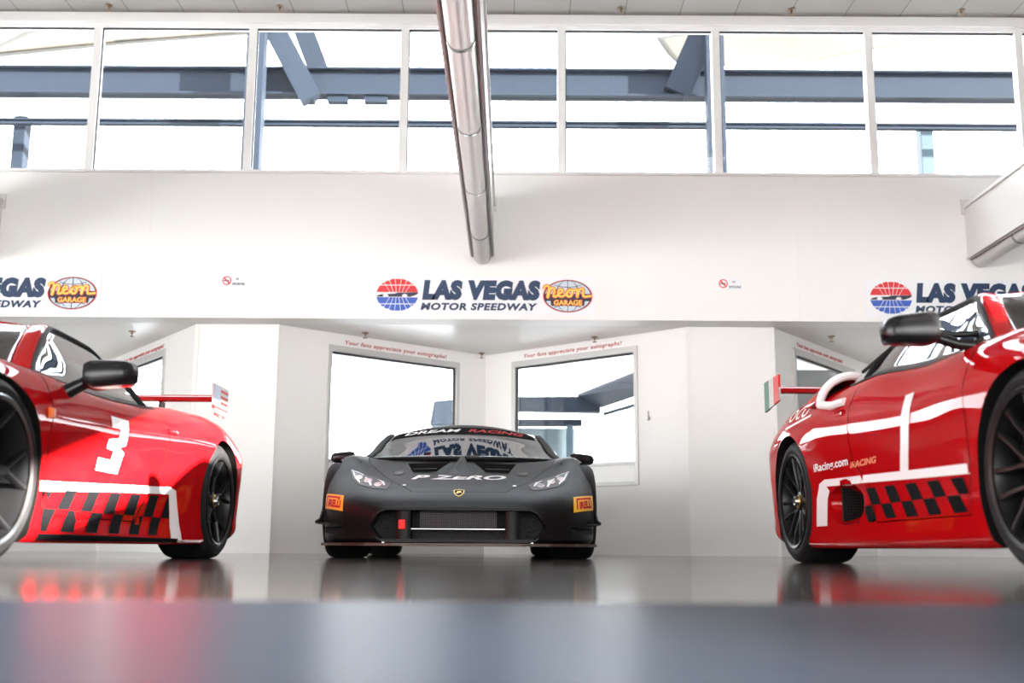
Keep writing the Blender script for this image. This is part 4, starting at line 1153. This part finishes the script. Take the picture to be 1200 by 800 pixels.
# sprinklers
def sprinkler(x, y, z, label, grp):
    r = empty('sprinkler_head', (x, y, z), label, 'sprinkler', grp)
    bm = bmesh.new(); lathe(bm, [(0, .04), (-.006, .04), (-.008, .015), (-.03, .012), (-.03, 0)], 20, 'z'); bm_obj('escutcheon', bm, M['brass'], r)
    bm = bmesh.new(); lathe(bm, [(-.062, 0), (-.062, .026), (-.058, .026), (-.058, .005), (-.028, .006), (-.028, 0)], 16, 'z'); bm_obj('deflector', bm, M['brass'], r)
for x, l in zip((-4.44, -2.57, 1.17, 3.04, 4.90), ('ceiling sprinkler nearest the left edge', 'ceiling sprinkler second from the left', 'ceiling sprinkler just right of the middle beam', 'ceiling sprinkler second from the right', 'ceiling sprinkler nearest the right edge')):
    sprinkler(x, 10.13, ZC, l, 'ceiling sprinklers')
for x, y, l in ((-4.29, 11.0, 'soffit sprinkler above the left red car'), (-1.66, 11.0, 'soffit sprinkler above the left alcove window'), (-.38, 12.15, 'soffit sprinkler at the back corner of the middle alcove'), (.94, 11.15, 'soffit sprinkler above the right alcove window'), (3.61, 11.04, 'soffit sprinkler by the right red car mirror')):
    sprinkler(x, y, ZS, l, 'soffit sprinklers')

# hanging beams with a round tube along the underside
def beam(x, label, y0=-3.0):
    r = empty('ceiling_beam', (x, YF, 3.05), label, 'beam', 'beams running to the front wall'); L = y0-YF
    bm = bmesh.new(); box(bm, -.115, .115, L, -.002, .12, .66); box(bm, -.135, .135, L, -.002, .655, .69); box(bm, -.128, .128, L, -.002, .10, .125)
    box(bm, -.15, .15, -.02, -.001, .60, .76)
    bm_obj('beam_box', bm, M['beam_white'], r, False)
    bm = bmesh.new(); lathe(bm, [(L, .088), (-.06, .088), (-.045, .080), (-.04, 0)], 40, 'y', (0, 0, .085)); bm_obj('tube', bm, M['tube'], r)
    for k in range(9):
        y = -.9-1.25*k
        if y < L+.1: break
        bm = bmesh.new(); lathe(bm, [(y-.014, .086), (y-.014, .0925), (y+.014, .0925), (y+.014, .086)], 40, 'y', (0, 0, .085), close=True); bm_obj('tube_joint', bm, M['steel'], r)
    bm = bmesh.new(); box(bm, .100, .112, L, -.05, .075, .105); box(bm, -.112, -.100, L, -.05, .075, .105); bm_obj('side_rail', bm, M['side_rail'], r, False)
beam(-.325, 'hanging beam with metal tube ending above the middle sign')
beam(4.98, 'hanging beam with metal tube at the right edge')
beam(-5.62, 'hanging beam with metal tube at the left edge')

# ------------------------------------------------------------------ outdoors
sbox('ground', -60, 60, 13.2, 90, -.12, -.02, M['concrete'])
def ibeam(bm, x0, x1, y, z0, z1, w=.22):
    box(bm, x0, x1, y-.012, y+.012, z0, z1); box(bm, x0, x1, y-w/2, y+w/2, z1-.03, z1); box(bm, x0, x1, y-w/2, y+w/2, z0, z0+.03)
YO = 14.0
cf = empty('outdoor_canopy', (0, YO, -.02), 'dark blue grey steel canopy frame outside the upper windows', 'canopy')
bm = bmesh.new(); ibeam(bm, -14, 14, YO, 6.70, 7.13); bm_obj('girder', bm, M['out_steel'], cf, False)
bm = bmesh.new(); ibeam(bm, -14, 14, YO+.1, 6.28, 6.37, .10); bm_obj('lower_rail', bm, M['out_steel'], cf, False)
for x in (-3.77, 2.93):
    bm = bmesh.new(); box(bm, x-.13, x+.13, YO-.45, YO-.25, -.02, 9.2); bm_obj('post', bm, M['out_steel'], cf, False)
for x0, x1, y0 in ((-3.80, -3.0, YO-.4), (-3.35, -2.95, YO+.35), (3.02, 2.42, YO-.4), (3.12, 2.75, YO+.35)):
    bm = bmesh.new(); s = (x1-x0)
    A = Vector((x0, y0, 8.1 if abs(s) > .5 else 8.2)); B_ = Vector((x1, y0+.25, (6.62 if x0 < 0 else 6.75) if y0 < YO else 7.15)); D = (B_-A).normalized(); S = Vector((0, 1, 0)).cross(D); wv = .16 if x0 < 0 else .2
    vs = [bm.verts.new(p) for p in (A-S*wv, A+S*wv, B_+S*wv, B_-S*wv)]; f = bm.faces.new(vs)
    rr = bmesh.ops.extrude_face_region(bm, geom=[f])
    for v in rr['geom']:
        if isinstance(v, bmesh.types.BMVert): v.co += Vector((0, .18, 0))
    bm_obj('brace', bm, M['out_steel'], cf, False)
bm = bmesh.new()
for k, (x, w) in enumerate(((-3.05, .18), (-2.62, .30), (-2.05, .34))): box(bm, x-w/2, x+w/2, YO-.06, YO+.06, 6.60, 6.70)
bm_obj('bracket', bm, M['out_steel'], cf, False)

def rebase(root):
    for o in root.children:
        o.data.transform(Matrix.Translation(-root.location))
rebase(cf)

def membrane(name, pts_lo, pts_hi, label):
    lo = catmull(pts_lo, 10); hi = catmull(pts_hi, 10)
    rows = [[tuple(a+(b-a)*t+np.array([0, 0, -.25*math.sin(PI*t)])) for t in np.linspace(0, 1, 14)] for a, b in zip(lo, hi)]
    o = grid_obj(name, rows, M['membrane'], None, .02); o.data.transform(Matrix.Translation(-cf.location)); o.parent = cf; o['label'] = label
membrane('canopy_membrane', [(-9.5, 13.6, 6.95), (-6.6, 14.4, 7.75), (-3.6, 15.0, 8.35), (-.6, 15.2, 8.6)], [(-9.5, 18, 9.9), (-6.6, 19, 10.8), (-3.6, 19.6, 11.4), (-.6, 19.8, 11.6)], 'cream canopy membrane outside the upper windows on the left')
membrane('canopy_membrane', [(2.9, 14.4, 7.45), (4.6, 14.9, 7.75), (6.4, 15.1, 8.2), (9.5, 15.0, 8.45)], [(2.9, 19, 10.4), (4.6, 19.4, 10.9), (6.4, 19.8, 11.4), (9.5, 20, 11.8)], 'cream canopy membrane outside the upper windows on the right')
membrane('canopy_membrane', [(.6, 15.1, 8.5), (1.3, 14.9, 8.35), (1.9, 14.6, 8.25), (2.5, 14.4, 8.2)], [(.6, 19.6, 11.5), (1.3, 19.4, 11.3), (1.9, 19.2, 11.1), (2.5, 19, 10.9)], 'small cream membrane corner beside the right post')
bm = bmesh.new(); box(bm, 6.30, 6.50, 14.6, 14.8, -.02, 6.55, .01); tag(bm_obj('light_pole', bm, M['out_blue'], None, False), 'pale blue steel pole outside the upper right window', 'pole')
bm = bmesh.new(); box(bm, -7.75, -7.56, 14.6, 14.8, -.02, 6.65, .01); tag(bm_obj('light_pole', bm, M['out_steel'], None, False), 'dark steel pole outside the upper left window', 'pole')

# low pale building seen through the left alcove window and the covered walkway through the right one
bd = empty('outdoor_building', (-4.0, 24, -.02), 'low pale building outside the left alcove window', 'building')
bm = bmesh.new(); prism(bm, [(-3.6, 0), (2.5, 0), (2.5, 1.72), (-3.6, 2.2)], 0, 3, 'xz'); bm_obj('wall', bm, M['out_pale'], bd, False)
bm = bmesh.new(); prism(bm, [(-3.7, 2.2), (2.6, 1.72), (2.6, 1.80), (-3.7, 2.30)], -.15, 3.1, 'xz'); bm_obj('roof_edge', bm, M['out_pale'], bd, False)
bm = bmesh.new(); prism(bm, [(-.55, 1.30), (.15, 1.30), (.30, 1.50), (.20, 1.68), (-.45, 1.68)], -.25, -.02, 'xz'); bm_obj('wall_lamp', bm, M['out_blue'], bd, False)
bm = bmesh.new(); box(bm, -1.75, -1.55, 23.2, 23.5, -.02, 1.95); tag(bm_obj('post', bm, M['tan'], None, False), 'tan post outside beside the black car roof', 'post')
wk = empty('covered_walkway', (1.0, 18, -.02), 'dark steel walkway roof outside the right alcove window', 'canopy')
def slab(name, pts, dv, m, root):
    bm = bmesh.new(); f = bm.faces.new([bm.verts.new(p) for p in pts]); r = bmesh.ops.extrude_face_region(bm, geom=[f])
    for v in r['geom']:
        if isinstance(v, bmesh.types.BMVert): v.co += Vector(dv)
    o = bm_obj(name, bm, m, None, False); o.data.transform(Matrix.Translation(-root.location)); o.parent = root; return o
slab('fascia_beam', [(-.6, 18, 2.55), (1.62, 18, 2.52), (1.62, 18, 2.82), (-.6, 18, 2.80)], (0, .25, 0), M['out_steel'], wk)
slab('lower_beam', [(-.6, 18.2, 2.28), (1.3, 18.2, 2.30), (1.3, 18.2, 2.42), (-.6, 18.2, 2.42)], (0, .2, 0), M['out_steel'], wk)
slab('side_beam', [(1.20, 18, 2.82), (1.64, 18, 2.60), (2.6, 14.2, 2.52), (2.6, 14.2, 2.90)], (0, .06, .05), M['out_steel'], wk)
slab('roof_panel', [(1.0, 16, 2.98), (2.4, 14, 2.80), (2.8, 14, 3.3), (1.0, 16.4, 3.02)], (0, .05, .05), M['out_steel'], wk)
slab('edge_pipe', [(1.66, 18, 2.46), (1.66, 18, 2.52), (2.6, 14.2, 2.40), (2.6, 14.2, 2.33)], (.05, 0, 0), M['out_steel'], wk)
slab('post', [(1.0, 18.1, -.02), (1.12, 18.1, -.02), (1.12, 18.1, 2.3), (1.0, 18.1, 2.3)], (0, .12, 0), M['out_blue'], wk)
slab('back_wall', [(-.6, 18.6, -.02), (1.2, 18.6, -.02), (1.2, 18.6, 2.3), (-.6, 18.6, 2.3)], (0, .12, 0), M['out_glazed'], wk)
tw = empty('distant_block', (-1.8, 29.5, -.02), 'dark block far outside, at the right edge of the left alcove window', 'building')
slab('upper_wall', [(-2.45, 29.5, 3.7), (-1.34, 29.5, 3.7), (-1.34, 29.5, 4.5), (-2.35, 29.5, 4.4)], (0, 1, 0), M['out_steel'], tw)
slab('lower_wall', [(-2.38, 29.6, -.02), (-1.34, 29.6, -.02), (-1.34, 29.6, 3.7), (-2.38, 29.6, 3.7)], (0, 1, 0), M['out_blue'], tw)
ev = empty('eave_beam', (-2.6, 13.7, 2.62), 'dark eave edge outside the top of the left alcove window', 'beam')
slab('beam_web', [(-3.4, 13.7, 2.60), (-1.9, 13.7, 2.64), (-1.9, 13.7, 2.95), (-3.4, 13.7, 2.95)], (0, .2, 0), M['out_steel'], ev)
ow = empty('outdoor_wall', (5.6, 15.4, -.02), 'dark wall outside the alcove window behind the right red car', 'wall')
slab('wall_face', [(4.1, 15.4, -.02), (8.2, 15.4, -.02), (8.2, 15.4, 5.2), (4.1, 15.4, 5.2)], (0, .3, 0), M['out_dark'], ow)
# unseen sun blockers added past the right opening, shaped to leave a slanting strip
rp = empty('low_sun_blocker', (XR+.3, .9, -.02), 'unseen sloping sun blocker added below the strip of sun', 'wall')
slab('low_blocker_slab', [(XR+.3, -4.5, -.02), (XR+.3, 4.5, -.02), (XR+.3, 4.5, RLO(4.5)), (XR+.3, -1.1, RLO(-1.1)), (XR+.3, -1.35, 1.72), (XR+.3, -4.5, 1.38)], (.2, 0, 0), M['out_pale'], rp)
aw = empty('high_sun_blocker', (XR+.3, .9, 3.0), 'unseen sloping sun blocker added above the strip of sun', 'sun blocker')
slab('high_blocker_slab', [(XR+.3, -6, 1.85), (XR+.3, -1.1, RHI(-1.1)), (XR+.3, 5.5, RHI(5.5)), (XR+.3, 5.5, 5.0), (XR+.3, -6, 5.0)], (.06, 0, 0), M['out_pale'], aw)

# ------------------------------------------------------------------ light
W = bpy.data.worlds.new('sky'); SC.world = W; W.use_nodes = True
nt = W.node_tree; bg = nt.nodes['Background']
tc = nt.nodes.new('ShaderNodeTexCoord'); sep = nt.nodes.new('ShaderNodeSeparateXYZ'); rmp = nt.nodes.new('ShaderNodeValToRGB')
nt.links.new(tc.outputs['Generated'], sep.inputs[0]); nt.links.new(sep.outputs['Z'], rmp.inputs[0]); nt.links.new(rmp.outputs[0], bg.inputs['Color'])
rmp.color_ramp.elements[0].position = 0.; rmp.color_ramp.elements[0].color = (1, .985, .96, 1)
rmp.color_ramp.elements[1].position = .8; rmp.color_ramp.elements[1].color = (.86, .93, 1, 1)
bg.inputs['Strength'].default_value = SKY

sd = bpy.data.lights.new('sun', 'SUN'); sd.energy = SUN; sd.angle = R(.6); sd.color = (1, .93, .84)
so = link(bpy.data.objects.new('sun', sd)); so.rotation_euler = Vector(SUNDIR).to_track_quat('-Z', 'Y').to_euler()

for i, (x, y) in enumerate(((-5.2, -2.5), (0, -2.5), (5.2, -2.5), (-2.6, 2.2), (2.6, 2.2), (-2.6, 5.9), (2.6, 5.9))):  # added fill panels, out of view, to brighten the hall
    r = empty('fill_light', (x, y, ZC), 'added fill light panel, unseen above the hall', 'fill light', 'added fill light panels')
    bm = bmesh.new(); box(bm, -.62, .62, -.62, .62, -.03, -.0); bm_obj('fill_light_frame', bm, M['frame_white'], r, False)
    ld = bpy.data.lights.new('fill_lamp', 'AREA'); ld.shape = 'SQUARE'; ld.size = 1.16; ld.energy = FILL_LAMP; ld.color = (1, .97, .93)
    lo = link(bpy.data.objects.new('fill_lamp', ld), r); lo.location = (0, 0, -.035)

# ------------------------------------------------------------------ camera
cd = bpy.data.cameras.new('camera'); cam = link(bpy.data.objects.new('camera', cd)); SC.camera = cam
cd.sensor_width = 36; cd.lens = 36*1167/1200; cd.shift_y = 56.67/1200
cam.matrix_world = Matrix.Translation((0, 0, .075)) @ Matrix.Rotation(R(99), 4, 'X') @ Matrix.Rotation(R(.35), 4, 'Z')
cd.clip_start = .02; cd.dof.use_dof = True; cd.dof.focus_distance = 6.7; cd.dof.aperture_fstop = 1.8
SC.view_settings.view_transform = 'Standard'; SC.view_settings.look = 'None'; SC.view_settings.gamma = 1; SC.view_settings.exposure = EXPO
SC.view_settings.use_curve_mapping = False
car = red_car_right((0, 0, 0)); car.location = (2.58, 4.44, 0)
car = red_car_left((0, 0, 0)); car.location = (-2.74, 4.78, 0)
bc = black_car((0, 0, 0)); black_details(*bc); bc[0].location = (-.40, 8.51, 0); bc[0].rotation_euler.z = R(1.7)
